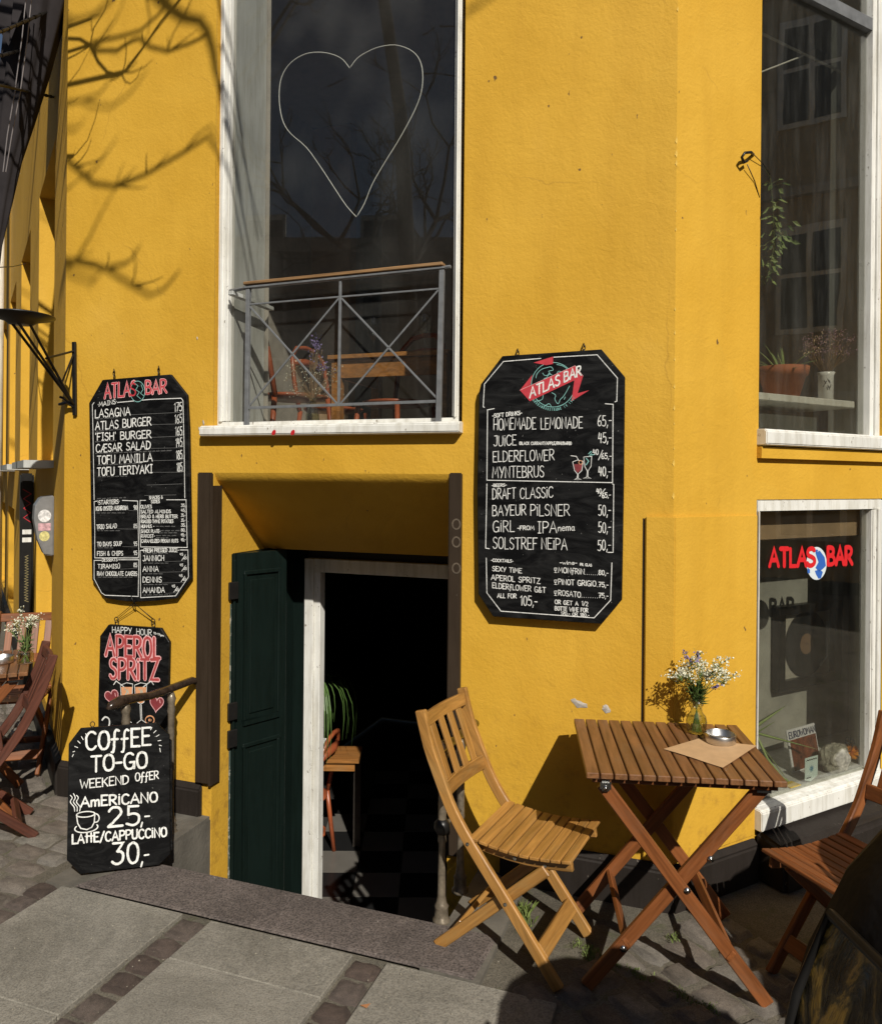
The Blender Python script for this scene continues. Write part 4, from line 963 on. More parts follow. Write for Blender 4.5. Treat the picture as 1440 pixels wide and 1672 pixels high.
for cx, s in ((207, 1), (230, -1)):
    f.fill([(cx - 9, 1122), (cx + 9, 1122), (cx + 8, 1138), (cx + 4, 1148), (cx - 4, 1148), (cx - 8, 1138)], 'chalkorange', 0)
    f.line([(cx - 10, 1119), (cx - 9, 1136), (cx - 5, 1147), (cx, 1150), (cx + 5, 1147), (cx + 9, 1136), (cx + 10, 1117), (cx, 1115), (cx - 10, 1119)], 1.1, 'chalk', 1)
    f.line([(cx - 1, 1151), (cx, 1176), (cx - 6, 1181)], 1.2, 'chalk', 1); f.line([(cx + 1, 1151), (cx + 2, 1176), (cx + 8, 1180)], 1.2, 'chalk', 1)
    f.lines([[(cx - 3, 1124), (cx + 1, 1130), (cx - 2, 1135)], [(cx + 2, 1126), (cx + 3, 1133)]], 1.2, 'chalkteal', 2)
    f.line([(cx - s * 4, 1122), (cx - s * 17, 1112), (cx - s * 21, 1118)], 1.5, 'chalk', 2)
f.line([(167, 1176), (172, 1171), (178, 1174), (179, 1182), (176, 1190)], 2.6, 'chalk', 1, True); f.line(ell(245, 1176, 7, 7), 2.0, 'chalkorange', 1); f.fill(ell(245, 1176, 2.5, 2.5), 'chalkorange', 1)
hk = MB()
for x, y in ((190, 1012), (250, 1015)):
    hk.tube([pm(x, y, .02) + UM * .012 * math.cos(a) + Z * .014 * math.sin(a) for a in [i * .524 for i in range(12)]], .0022, 6, True)
    hk.tube([pm(x + 1, y + 7, .022) + UM * .009 * math.cos(a) + Z * .011 * math.sin(a) for a in [i * .524 for i in range(12)]], .0022, 6, True)
    hk.tube([pm(x, y - 3, .02), pm(219, 985, .04)], .0016, 5); hk.tube([pm(x + 3, y - 2, .02), pm(221, 987, .04)], .0016, 5)
hk.tube([pm(214, 972, .056), pm(216, 980, .062), pm(220, 986, .052), pm(219, 980, .04)], .003, 6)
hk.build('hanging_wire', M['hook'], B3, True)
# --- board 2: drinks menu -------------------------------------------------
b2o = [(820, 581), (982, 570), (1020, 615), (1018, 800), (1015, 980), (982, 1019), (890, 1013), (805, 1007), (781, 970), (779, 800), (782, 640), (785, 627)]
B2, f = board('drinks_menu_board', b2o, mp(-.5, .045, 1.5), NM, 'large black drinks menu board with globe and red banner, hung between door and corner', .02)
f.lines([[(791, 665), (789, 664), (791, 627), (822, 590), (883, 585)], [(904, 583), (975, 579), (1008, 617), (1007, 655), (1004, 656)], [(807, 667), (796, 669), (795, 784), (1000, 788), (1001, 660), (988, 659)],
         [(795, 790), (793, 895), (799, 896)], [(1000, 790), (1002, 791), (1001, 902), (992, 902)], [(794, 911), (795, 968), (818, 998), (970, 1009), (997, 980), (999, 919)]], 1.25)
f.line(ell(903, 628, 35.5, 36.5, n=40), 1.0, 'chalkteal')
f.lines([[(875, 617), (877, 610), (884, 603), (893, 600), (900, 599), (903, 604), (896, 606), (898, 611), (890, 613), (886, 609)], [(888, 618), (893, 616), (896, 610), (901, 612)], [(909, 595), (918, 597), (925, 602), (921, 608), (912, 606), (909, 611)], [(901, 641), (907, 645), (906, 652), (911, 659), (915, 652), (920, 647), (925, 639), (930, 630)], [(887, 644), (885, 652), (876, 655)], [(888, 664), (896, 659), (900, 663)], [(923, 648), (921, 652)]], .9, 'chalkteal', 1, True)
f.fill([(849, 637), (939, 597), (952, 614), (865, 655)], 'chalkred', 3); f.fill([(871, 592), (903, 582), (903, 594), (892, 596)], 'chalkred', 2)
f.fill([(849, 637), (869, 612), (866, 629)], 'chalkred', 2); f.fill([(952, 614), (938, 619), (933, 655), (962, 637), (943, 642)], 'chalkred', 2)
f.line([(849, 637), (939, 597), (952, 614)], .6, 'chalkpink', 4)
# banner title follows the slope of the banner
A_ = f.at(865, 649); b_ = MB()
f.text('ATLAS', 865, 650, 914, 628, 16.5, 2.6, 'chalk', 6); f.text('BAR', 921, 624, 949, 612, 16, 2.6, 'chalk', 6)
arc = 'LARSBJ\u00d8RNSSTR\u00c6DE 19'
bb = MB()
for i, ch in enumerate(arc + ' 1980'):
    a = R(148 - i * 5.0); c = f.at(903 + 41 * math.cos(a), 628 + 41.5 * math.sin(a)); tx = f.at(903 + 41 * math.cos(a) + math.sin(a) * 3, 628 + 41.5 * math.sin(a) - math.cos(a) * 3) - c
    up = f.at(903 + 37 * math.cos(a), 628 + 37.5 * math.sin(a)) - c
    for st in strokes(ch)[1]: rib(bb, [c + tx * p[0] * .95 + up * (p[1] * .9 - .2) for p in st], .0017, f.n, .0012)
bb.build('lettering', M['chalkteal'], B2)
f.text('-SOFT DRiNKS-', 804, 682, 852, 677, 6.2, 1.15); f.text('HOMEMADE', 806, 702, 875, 700.5, 18.5, 1.25); f.text('LEMONADE', 883, 700.5, 951, 698.5, 18, 1.25); f.text('65,-', 976, 696, 998, 694.5, 17, 1.35)
f.text('JUiCE', 806, 728, 843, 727, 16.5, 1.25); f.text('(BLACK CURRANT/APPLE/RHUBARB)', 848, 726, 933, 726, 4.6, .95); f.text('45,-', 977, 723.5, 998, 722, 16.5, 1.35)
f.text('ELDERFLOWER', 805, 754, 905, 751.5, 17, 1.3); f.text('MYNTEBRUS', 804, 780, 888, 779, 18, 1.3)
f.text('40', 968, 742, 977, 742, 8.5, 1.2); f.line([(977, 751), (984, 735)], 1.2); f.text('65,-', 982, 749, 998, 749, 9, 1.2); f.text('40,-', 977, 777, 997, 777, 15, 1.35)
f.lines([[(935, 754), (938, 768), (943, 774), (942, 781), (938, 783), (949, 783), (944, 781), (944, 774), (950, 768), (952, 753), (943, 751), (935, 754)]], 1.0, 'chalk', 1); f.fill([(937, 758), (951, 757), (949, 767), (943, 772), (939, 767)], 'chalkwine')
f.lines([[(945, 752), (941, 745), (932, 744)], [(953, 746), (955, 762), (959, 769), (958, 779), (952, 781), (965, 781), (960, 779), (960, 769), (965, 761), (966, 745), (953, 746)]], 1.0, 'chalk', 1)
f.lines([[(957, 748), (961, 753), (957, 759)], [(962, 745), (967, 738), (964, 743), (970, 742)], [(961, 741), (965, 737)]], 1.4, 'chalkteal', 2)
f.line(ell(948, 755, 3, 3), .9, 'chalkorange', 2)
f.text('-BEERS-', 803, 795, 827, 794, 4.6, 1.0); f.text('DRAFT', 804, 815, 842, 814, 17, 1.3); f.text('CLASSiC', 849, 814, 903, 812, 17, 1.3)
f.text('40', 974, 806, 982, 806, 8, 1.2); f.line([(979, 810), (988, 798)], 1.2); f.text('65,-', 983, 813, 997, 812, 8, 1.3)
f.text('BAYEUR', 804, 842, 859, 841, 17, 1.3); f.text('PiLSNER', 866, 842, 930, 842, 18, 1.3); f.text('50,-', 977, 842, 997, 841, 17, 1.3)
f.text('GiRL', 805, 869, 840, 868, 18, 1.3); f.text('-FROM', 845, 865.5, 872, 865, 6.5, 1.2); f.text('IPA', 878, 870, 909, 870, 18.5, 1.3); f.text('nema', 911, 867, 938, 866, 10, 1.2); f.text('50,-', 977, 870, 997, 869, 17, 1.3)
f.text('SOLSTREF', 805, 896, 877, 897, 18.5, 1.3); f.text('NEiPA', 884, 896, 926, 898, 18, 1.3); f.text('50,-', 976, 899, 997, 898, 17, 1.3)
f.text('-COCKTAiLS-', 802, 917, 838, 918.5, 4.6, 1.0); f.text('SEXY TiME', 804, 932, 852, 936, 7.5, 1.15); f.text('APEROL SPRiTZ', 802, 947, 882, 953, 8.5, 1.15); f.text('ELDERfLOWER G&T', 804, 960, 891, 968, 8.5, 1.15)
f.text('ALL FOR', 812, 976, 843, 977, 7, 1.1); f.text('105,-', 850, 988, 877, 989.5, 15.5, 1.4)
f.text('-wine-', 914, 921.5, 942, 922, 5.5, 1.0); f.text('PR. GLAS', 947, 923.5, 966, 925, 4, .9)
for t, y, x1, p in (('MONfRiN', 934.5, 954, '80,-'), ('PiNOT GRiGiO', 954, 973, '75,-'), ('ROSATO', 972, 948, '75,-')):
    f.lines([[(905, y - 7), (909, y - 7), (908, y - 3), (905.5, y - 3), (905, y - 7)], [(907, y - 3), (907, y), (905, y + .5), (909, y + .5)]], .9)
    f.text(t, 911.5, y, x1, y + 3.5, 8.5, 1.15); f.text('........'[:max(2, int((976 - x1) / 3))], x1 + 1, y + 3.5, 976, y + 4.5, 6, .9, 'chalk', 0, 0); f.text(p, 977.5, y + 4, 993, y + 5, 7.5, 1.2)
f.text('OR GET A', 906, 986, 944, 989, 6.5, 1.15); f.text('1/2', 950, 988, 960, 990, 6.5, 1.0); f.text('BOTTE WiNE FOR', 906, 996.5, 960, 1000, 6.5, 1.15); f.text('170,- OR 180,-', 916, 1004, 962, 1007.5, 5, 1.0)
hook(845, 577, B2); hook(953, 568, B2)
# --- board 4: coffee to go (stands on the mat, leans on the railing) -------
q0 = pg(131, 1428, .022); q1 = pg(260, 1413, .022); e4 = (q1 - q0).normalized(); n4 = V((e4.y, -e4.x, 0)); n4 = (n4 + Z * .07).normalized()
b4o = [(131, 1190), (255, 1181), (277, 1201), (278, 1395), (260, 1413), (131, 1428), (109, 1405), (112, 1215)]
B4, f = board('coffee_board', b4o, q0, n4, 'black coffee to go chalkboard leaning on the left railing in front of the steps', .016)
f.text('COffEE', 140, 1225, 246, 1217, 29, 3.6); f.text('TO-GO', 149, 1261, 240, 1254, 26, 3.5); f.text('WEEKEND', 131, 1288, 210, 1280, 14, 1.9); f.text('OffER', 221, 1276, 259, 1272, 13, 1.8)
f.text('AmERiCANO', 132, 1318, 257, 1309, 16, 3.0); f.text('25', 177, 1350, 228, 1347, 31, 3.8); f.text(',-', 230, 1346, 244, 1345, 26, 2.6)
f.text('LAttE/CAPPUCCiNO', 118, 1378, 272, 1366, 15, 2.7); f.text('30', 183, 1412, 227, 1409, 34, 3.8); f.text(',-', 230, 1410, 243, 1408, 26, 2.6)
f.lines([[(125, 1331), (127, 1345), (132, 1353), (142, 1355), (150, 1351), (154, 1343), (155, 1330)], ell(140, 1330, 15, 4.5, rot=-5), ell(156, 1336, 6, 7, 250, 470)], 1.8); f.line(ell(141, 1352, 19, 7.5, -20, 215, rot=-8), 1.8, 'chalk', 1)
f.lines([[(115 + k * 5, 1296 + abs(k - 1) * 3), (118 + k * 5, 1303), (115 + k * 5, 1310), (121 + k * 5, 1318), (122 + k * 4, 1325)] for k in range(3)], 1.4, 'chalk', 0, True)
f.lines([[(x, y), (x + dx, y + dy)] for x, y, dx, dy in ((118, 1236, 2, -4), (119, 1228, 3, -1), (122, 1219, 5, 2), (127, 1210, 4, 4), (133, 1203, 3, 5), (140, 1198, 2, 5), (246, 1192, 2, -4), (251, 1197, 4, -4), (255, 1203, 5, -3), (258, 1210, 5, -1), (260, 1217, 4, 1), (261, 1222, 1, 6))], 1.1)
hk = MB()
for x, y in ((151, 1183), (242, 1176)): hk.tube([f.at(x, y) + e4 * .009 * math.cos(a) + Z * .011 * math.sin(a) for a in [i * .524 for i in range(12)]], .0018, 6, True); hk.tube([f.at(x, y + 4), f.at(x, y + 8)], .0018, 5)
hk.build('ring', M['hook'], B4, True)
rb = MB(); pts = [f.at(x + 2, y) - n4 * .05 for x, y in ((135, 1200), (250, 1195), (277, 1215), (278, 1395), (264, 1412), (140, 1424))]
rb.prism([p - n4 * .012 for p in pts], n4 * .012); o = rb.build('rear_board', M['board'], B4); recalc(o)

# --- window lettering and heart wire -------------------------------------------
fw = Face(rp(L0, -.026, 1), NR, w3)
M['signred'] = simple('sign_red', (.62, .015, .02), .5, 0, .04, 8, 0); M['signblue'] = simple('sign_blue', (.03, .12, .45), .5, 0, .04, 8, 0); M['signpale'] = simple('sign_pale', (.62, .68, .70), .5, 0, .04, 8, 0)
fw.text('ATLA', 1256, 925, 1316, 924, 29, 7.6, 'signred', 1, 0); fw.text('BAR', 1351, 922, 1391, 921, 28, 7.6, 'signred', 1, 0)
fw.fill(ell(1333, 920, 16.5, 27, n=28)[:-1], 'signpale', 0)
fw.fill([(1331, 903), (1338, 899), (1346, 910), (1348, 924), (1342, 930), (1336, 933), (1331, 927), (1336, 918)], 'signblue', 2); fw.fill([(1330, 932), (1338, 930), (1343, 934), (1340, 944), (1336, 945), (1332, 938)], 'signblue', 2)
fw.fill([(1318, 927), (1322, 930), (1322, 936), (1318, 936)], 'signblue', 2); fw.fill([(1336, 899), (1332, 903), (1329, 899), (1333, 897)], 'signblue', 2)
fw.text('S', 1317, 924, 1330, 923, 28, 7.6, 'signred', 4, 0)
hp = [(571, 111), (560, 97), (545, 89), (526, 85), (505, 86), (487, 93), (471, 106), (460, 125), (456, 148), (457, 175), (463, 200), (475, 218), (500, 240), (522, 270), (545, 305), (565, 335), (582, 354)]
hp2 = [(571, 111), (583, 95), (600, 84), (620, 76), (645, 73), (668, 80), (682, 92), (689, 110), (690, 135), (685, 160), (672, 190), (650, 230), (630, 262), (608, 300), (595, 332), (582, 354)]
b = MB(); b.tube([pm(x, y, -.075) for x, y in crom(hp, 3)], .0028, 6); b.tube([pm(x, y, -.075) for x, y in crom(hp2, 3)], .0028, 6)
tag(b.build('heart_wire', simple('pale_wire', (.55, .55, .52), .4), None, True), 'thin pale wire heart hanging behind the tall upper window pane', 'heart decoration')
# ================================================================== FURNITURE
X_, Y_ = V((1, 0, 0)), V((0, 1, 0))
def make_chair(label, m, group=None):
    """local axes: +X the way the sitter faces, +Y to the sitter's left"""
    t = thing('folding_chair', label, 'chair', (0, 0, 0), group)
    W_ = .37
    L = [(0, 0), (-.17, .215), (-.325, .405), (-.40, .51), (-.446, .604), (-.50, .73), (-.535, .855)]
    Ls = [(p[0], p[1]) for p in crom(L, 3)]
    for y in (.012, W_ - .012):
        ribbon('long_leg', [V((x, y, z)) for x, z in Ls], .042, .022, Y_, m, t, .004)
    for y in (.036, W_ - .036):
        plank('short_leg', (-.47, y, .0), (-.055, y, .375), .04, .02, (.67, 0, -.74) and V((-.67, 0, .74)), m, t, .003)
    plank('foot_rail', (-.066, .023, .10), (-.066, W_ - .023, .10), .055, .018, (.62, 0, -.78), m, t, .003)
    plank('foot_rail', (-.395, .046, .085), (-.395, W_ - .046, .085), .045, .018, (.62, 0, .78), m, t, .003)
    # back: two rails and four slats, slightly hollow
    def rail(z, x, h):
        pts = [V((x - .012 * math.sin(math.pi * i / 6), .023 + (W_ - .046) * i / 6, z)) for i in range(7)]
        e = V((-.2, 0, 1)).normalized(); vs = []; fs = []
        nrm = V((1, 0, .2)).normalized()
        for p in pts: vs += [p - e * h / 2 - nrm * .009, p + e * h / 2 - nrm * .009, p + e * h / 2 + nrm * .009, p - e * h / 2 + nrm * .009]
        for i in range(6):
            for j in range(4): fs.append((i * 4 + j, i * 4 + (j + 1) % 4, i * 4 + 4 + (j + 1) % 4, i * 4 + 4 + j))
        fs += [(3, 2, 1, 0), (24, 25, 26, 27)]
        o = mesh_obj('back_rail', vs, fs, m, t, frame=frame((x, .023, z), (0, 1, 0), (0, 0, 1))); recalc(o); bevel(o, .003)
    rail(.815, -.522, .05); rail(.575, -.437, .055)
    for i in range(4):
        y = .075 + i * .0735
        plank('back_slat', (-.449, y, .60), (-.524, y, .795), .040, .009, (0, 1, 0), m, t, .002)
    # seat: side rails and ten slats, hollow in the middle
    def sz(x): return .432 - .018 * math.sin(math.pi * min(1, max(0, (x + .33) / .37)))
    for y in (.044, W_ - .044):
        ribbon('seat_rail', [V((x, y, sz(x) - .026)) for x in (-.33, -.27, -.2, -.13, -.06, .0, .035)], .036, .018, Y_, m, t, .004)
    for i in range(10):
        x = -.318 + i * .0378; s = (sz(x + .01) - sz(x - .01)) / .02
        plank('seat_slat', (x, .006, sz(x)), (x, W_ - .006, sz(x)), .0335, .012, (1, 0, s), m, t, .0025)
    for (x, z, y) in ((-.335, .415, -.001), (-.19, .24, -.001), (-.17, .388, .033), (-.06, .388, .033)):
        b = MB(); b.lathe((0, 0, 0), [(.0065, 0), (.0065, .002), (.003, .0028), (0, .0028)], 8)
        Mx = Matrix.Translation((x, y, z)) @ Matrix.Rotation(R(90), 4, 'X'); mesh_obj('screw', [Mx @ v for v in b.v], b.f, M['screw'], t)
    return t
def place(t, O, F):
    F = V(F).normalized(); t.location = (O[0], O[1], O[2] if len(O) > 2 else 0); t.rotation_euler = (0, 0, math.atan2(F.y, F.x)); return t
ch1 = make_chair('honey coloured folding wooden chair standing right of the cellar door, its back to the door', M['oak'])
for c in [ch1] + list(ch1.children): pass
def recol(t, m):
    seen = {}
    for c in t.children:
        if c.type == 'MESH' and c.data.materials and c.name.split('.')[0] != 'screw':
            if c.data.name not in seen: seen[c.data.name] = c.data.copy(); seen[c.data.name].materials[0] = m
            c.data = seen[c.data.name]
    return t
def chair_copy(label, m, O, F):
    c = copy_tree(ch1); c['label'] = label; place(c, O, F); recol(c, m); c['group'] = 'folding wooden chairs outside the bar'; return c
ch1['group'] = 'folding wooden chairs outside the bar'
place(ch1, (.403, 2.545), (.888, -.46))
chair_copy('red brown slatted folding chair at the right edge, facing the small table', M['redwood'], (1.15, 2.66), (-.93, -.36))
chair_copy('worn dark red folding chair at the left edge, nearest the menu boards', M['oldred'], (-2.471, 3.644), (-.85, -.53))
chair_copy('orange brown folding chair at far left standing beyond the table with the small vase', M['redwood'], (-2.62, 4.25), (.25, -.97))

def make_table(label, m, legm):
    """top .63 x .57 m; local X along the slat row, Y away from the street; origin under the front left corner"""
    t = thing('folding_table', label, 'table', (0, 0, 0))
    A, D, H = .635, .575, .74; n = 14; g = .0055; w = (A - g * (n - 1)) / n
    for i in range(n):
        x = w / 2 + i * (w + g)
        o = plank('tabletop_slat', (x, 0, H - .010), (x, D, H - .010), w, .020, (1, 0, 0), m, t, .0025)
    for y in (.045, D - .045): plank('under_rail', (.02, y, H - .0305), (A - .02, y, H - .0305), .04, .02, (0, 1, 0), legm, t)
    zt = H - .041
    for (y, yi) in ((.035, .062), (D - .035, D - .062)):
        plank('leg', (.055, y, zt - .005), (A - .045, y, .0), .045, .021, (.7, 0, .7), legm, t, .003)
        plank('leg', (A - .06, yi, zt - .005), (.01, yi, .0), .045, .021, (-.7, 0, .7), legm, t, .003)
    plank('stretcher', (A - .045 - .12, .02, .155), (A - .045 - .12, D - .02, .155), .035, .016, (.6, 0, .8), legm, t)
    plank('stretcher', (.01 + .13, .05, .16), (.01 + .13, D - .05, .16), .035, .016, (-.6, 0, .8), legm, t)
    def bolt(x, y, z, r=.011):
        b = MB(); b.lathe((0, 0, 0), [(r, 0), (r, .003), (r * .55, .004), (r * .5, .006), (0, .0065)], 10)
        Mx = Matrix.Translation((x, y, z)) @ Matrix.Rotation(R(90), 4, 'X'); mesh_obj('bolt', [Mx @ v for v in b.v], b.f, M['screw'], t, True)
    bolt(.33, .0235, .36); bolt(.41, .05, .455); bolt(.13, .05, .14)
    b = MB(); b.box((.045, .005, zt - .022), (.036, 0, 0), (0, .018, 0), (0, 0, .036)); o = b.build('hinge_plate', M['screw'], t); recalc(o); bevel(o, .006, 2); bolt(.062, .004, zt - .008, .008)
    b = MB(); b.box((A - .085, .03, zt - .01), (.045, 0, 0), (0, .03, 0), (0, 0, .02)); o = b.build('hinge_plate', M['blackiron'], t); recalc(o)
    return t
tb1 = make_table('small slatted folding wooden table holding a vase of white flowers, by the corner', M['tablewood'], M['redwood'])
place(tb1, (.487, 2.516), (.99, -.10)); 
tb2 = copy_tree(tb1); tb2['label'] = 'small slatted folding table at the left edge, half hidden by the dark red chair'
place(tb2, (-2.58, 3.46), (.89, .45))
tb1['group'] = tb2['group'] = 'folding wooden tables outside the bar'

# --- things on the right hand table ---------------------------------------------
TZ = .7405
def vase(name, label, c, s=1.0, prof=None):
    t = thing(name, label, 'vase', tuple(c)); prof = prof or [(.0, .001), (.026, .001), (.033, .006), (.037, .02), (.039, .045), (.034, .066), (.021, .082), (.0195, .10), (.024, .122), (.0305, .134)]
    b = MB(); b.lathe(c, [(r * s, z * s) for r, z in prof] + [(r * s - .0015, z * s + .001) for r, z in prof[::-1][:-1]], 28); b.build('glass_body', M['vglass'], t, True)
    b = MB(); b.lathe(c, [(0, .004 * s), (.030 * s, .006 * s), (.0350 * s, .02 * s), (.0368 * s, .045 * s), (.034 * s, .060 * s), (0, .060 * s)], 24); b.build('water', M['water'], t, True)
    b = MB(); b.tube([c + V((math.cos(a), math.sin(a), 0)) * prof[-1][0] * s + Z * prof[-1][1] * s for a in [i * .2618 for i in range(24)]], .0014, 5, True); b.build('rim', M['vglass'], t, True)
    return t
def blob(b, p, s, n=5):
    for _ in range(n):
        a = V((random.gauss(0, 1), random.gauss(0, 1), random.gauss(0, 1))).normalized(); e = a.orthogonal().normalized(); g = a.cross(e); q = p + a * s * random.uniform(0, .6)
        b.add([q + e * s, q + g * s * .8, q - e * s, q - g * s * .8], [(0, 1, 2, 3)])
def leafq(b, p, d, L, w):
    d = d.normalized(); e = d.cross(Z); e = e.normalized() if e.length > .1 else V((1, 0, 0))
    b.add([p, p + d * L * .5 + e * w + Z * L * .08, p + d * L, p + d * L * .5 - e * w + Z * L * .08], [(0, 1, 2, 3)])
def bouquet(label, c, mouth, H, spread, nst, white=True, lilac=1, lean=(0, 0)):
    t = thing('bouquet', label, 'flowers', tuple(c)); st = MB(); wh = MB(); li = MB(); lv = MB()
    for k in range(nst):
        a = random.uniform(0, 6.28); r = random.uniform(.2, 1) * spread; top = c + V((math.cos(a) * r + lean[0], math.sin(a) * r + lean[1], H * random.uniform(.68, 1.0) * (1 - .35 * (r / spread) ** 2)))
        base = c + V((-math.cos(a) * .018, -math.sin(a) * .018, .008)); mid = c + V((math.cos(a) * .008, math.sin(a) * .008, mouth))
        pts = [base, mid, mid.lerp(top, .5) + V((random.uniform(-.01, .01), random.uniform(-.01, .01), .015)), top]
        st.tube(pts, [.0018, .0016, .0013, .0008], 4, cap=False)
        purple = k < lilac
        for q in range(9 if not purple else 3):
            f0 = random.uniform(.62, 1.0); p = mid.lerp(top, f0); d = V((random.gauss(0, 1), random.gauss(0, 1), random.uniform(.6, 1.6))).normalized(); L = random.uniform(.02, .05) * (1.25 - f0 * .5); e = p + d * L
            st.tube([p, e], .0006, 3, cap=False)
            for _ in range(4 if not purple else 0): blob(wh, e + V((random.gauss(0, .008), random.gauss(0, .008), random.gauss(0, .005))), random.uniform(.0024, .0055), 3)
            leafq(lv, p, V((random.gauss(0, 1), random.gauss(0, 1), .3)), random.uniform(.018, .036), .0035)
        if purple:
            for q in range(26): blob(li, mid.lerp(top, .8 + .23 * random.random()) + V((random.gauss(0, .005), random.gauss(0, .005), 0)), .0038, 3)
        for q in range(6): leafq(lv, mid + Z * random.uniform(-.02, .05), V((math.cos(a + random.gauss(0, .7)), math.sin(a + random.gauss(0, .7)), random.uniform(.1, 1.2))), random.uniform(.025, .05), .006)
    st.build('stem', M['stem'], t)['kind'] = 'stuff'; lv.build('leaves', M['leaf'], t)['kind'] = 'stuff'
    if wh.f: wh.build('blossoms', M['petalw'], t)['kind'] = 'stuff'
    if li.f: li.build('lilac_blossoms', M['petalp'], t)['kind'] = 'stuff'
    return t
vc = pg(1137, 1197, TZ); vase('glass_vase', 'small clear glass vase with water standing on the table by the corner', vc)
bouquet('white and lilac wild flowers standing in the glass vase on the right table', vc, .125, .335, .125, 22, lilac=4, lean=(.012, 0))
ac = pg(1176, 1213, TZ); t = thing('ashtray', 'round brushed steel ashtray on the brown paper by the flower vase', 'ashtray', tuple(ac))
def ashtray(c, t, s=1):
    b = MB(); b.lathe(c, [(0, .001), (.050 * s, .001), (.054 * s, .005), (.0545 * s, .034), (.0525 * s, .036), (.051 * s, .034), (.050 * s, .012), (.044 * s, .009), (0, .008)], 30); b.build('dish', M['steel'], t, True)
    n = MB()
    for a in (.6, 2.7, 4.8): n.box(c + V((math.cos(a) * .048 * s, math.sin(a) * .048 * s, .0358)), V((math.cos(a), math.sin(a), 0)) * .008, V((-math.sin(a), math.cos(a), 0)) * .012, Z * .0012)
    n.build('rest', M['blackiron'], t)
ashtray(ac, t)
pc_ = [pg(1083, 1224, TZ + .0006), pg(1180, 1254, TZ + .002), pg(1236, 1219, TZ + .0025), pg(1140, 1207, TZ + .0006)]
b = MB(); n = 8
for j in range(n + 1):
    for i in range(n + 1):
        a, c = i / n, j / n; p = pc_[0].lerp(pc_[1], a).lerp(pc_[3].lerp(pc_[2], a), c); b.v.append(p + Z * (.0015 * math.sin(a * 5) * math.sin(c * 4 + 1) + .0015))
for j in range(n):
    for i in range(n): q = j * (n + 1) + i; b.f.append((q, q + 1, q + n + 2, q + n + 1))
tag(b.build('paper_menu', M['paper'], None, True), 'sheet of brown kraft paper lying under the steel ashtray on the table', 'paper')
# --- things on the left hand table
vc2 = pg(43, 1087, TZ) ; vc2 = V((-2.12, 3.92, TZ))
vase('glass_vase', 'low clear glass vase on the left edge table behind the dark red chair', vc2, .9, [(.0, .001), (.040, .001), (.043, .008), (.043, .05), (.038, .066), (.03, .072)])
bouquet('wispy green and white wild flowers in the low vase on the left edge table', vc2, .07, .30, .08, 8, lilac=0)
ac2 = V((-2.24, 3.92, TZ)); t = thing('ashtray', 'steel ashtray on the left edge table beside the low vase', 'ashtray', tuple(ac2)); ashtray(ac2, t)

# ================================================================== RAILINGS AT THE STEPS
def railing(u, w0, w1, label, sgn, zr=.69, knob=False):
    t = thing('stair_railing', label, 'railing', tuple(mp(u, w1, 0)))
    def post(w, h, nm='post'):
        c = mp(u, w, 0); b = MB()
        b.lathe(c, [(.034, .0), (.034, .012), (.026, .02), (.025, .055), (.028, .062), (.021, .072), (.016, .10), (.0135, .24), (.0125, .30), (.017, .31), (.0155, .33), (.0155, h - .10), (.019, h - .085), (.0165, h - .07), (.016, h - .05), (.021, h - .03), (.017, h - .018), (.012, h)], 16, True)
        return b.build(nm, M['oldiron'], t, True)
    post(w0, zr - .02); post(w1, zr + .015)
    b = MB(); pts = [mp(u, -.0, zr - .02), mp(u, .05, zr), mp(u, w0, zr + .0), mp(u, (w0 + w1) / 2, zr + .003), mp(u, w1 - .03, zr + .022), mp(u, w1 + .03, zr + .028), mp(u, w1 + .085, zr + .024), mp(u, w1 + .11, zr + .016)]
    b.tube(pts, [.017, .019, .019, .018, .021, .025, .02, .006], 12); o = b.build('handrail', M['handrail'], t, True)
    for i in range(3):
        w = w0 + (w1 - w0) * (i + 1) / 4
    b = MB(); b.tube([mp(u, w0, .34), mp(u, w1, .36)], .008, 8); b.build('lower_bar', M['oldiron'], t, True)
    if knob:
        b = MB(); b.lathe(mp(u, w1, .335), [(0, 0), (.022, .006), (.031, .025), (.030, .045), (.02, .06), (0, .066)], 14); b.build('knob', M['blackiron'], t, True)
    return t
railing(-2.27, .20, .50, 'dark wooden handrail on worn brass posts at the left of the cellar steps', 1, .695)
railing(-.82, .20, .43, 'worn metal railing post and handrail at the right of the cellar steps, behind the chair', 1, .655, True)

# ================================================================== BALCONY RAILING IN THE UPPER WINDOW
t = thing('balcony_railing', 'grey iron window railing with crossed bars and a pale wooden top rail', 'railing', tuple(mp(WL, 0, WZ0)))
BW = .03
def P2(x, y): return pm(x, y, BW)
def barr(nm, a, c, w, th=.008, m='iron'): plank(nm, P2(*a), P2(*c), w, th, UM if abs(a[0] - c[0]) < 8 else Z, M[m], t, .001)
barr('post', (403, 697), (406, 466), .020, .02); barr('post', (716, 690), (722, 440), .022, .02)
barr('middle_bar', (553, 663), (556, 458), .012, .01)
barr('top_bar', (400, 470), (727, 437), .010, .03); plank('wooden_rail', P2(401, 464), P2(725, 431.5), .016, .045, Z, M['railwood'], t, .003)
barr('cross_bar', (404, 497), (718, 471), .008); barr('cross_bar', (404, 666), (716, 655), .013)
for a, c in (((406, 498), (552, 661)), ((406, 664), (554, 486)), ((557, 486), (715, 652)), ((556, 659), (716, 473))): barr('diagonal_bar', a, c, .009, .006)
b = MB(); a = P2(400, 470); b.tube([a, mp(WL + .09, .0, a.z)], .009, 6); b.build('wall_bracket', M['iron'], t); b = MB(); b.tube([P2(727, 436), P2(736, 435)], .008, 6); b.build('wall_bracket', M['iron'], t)
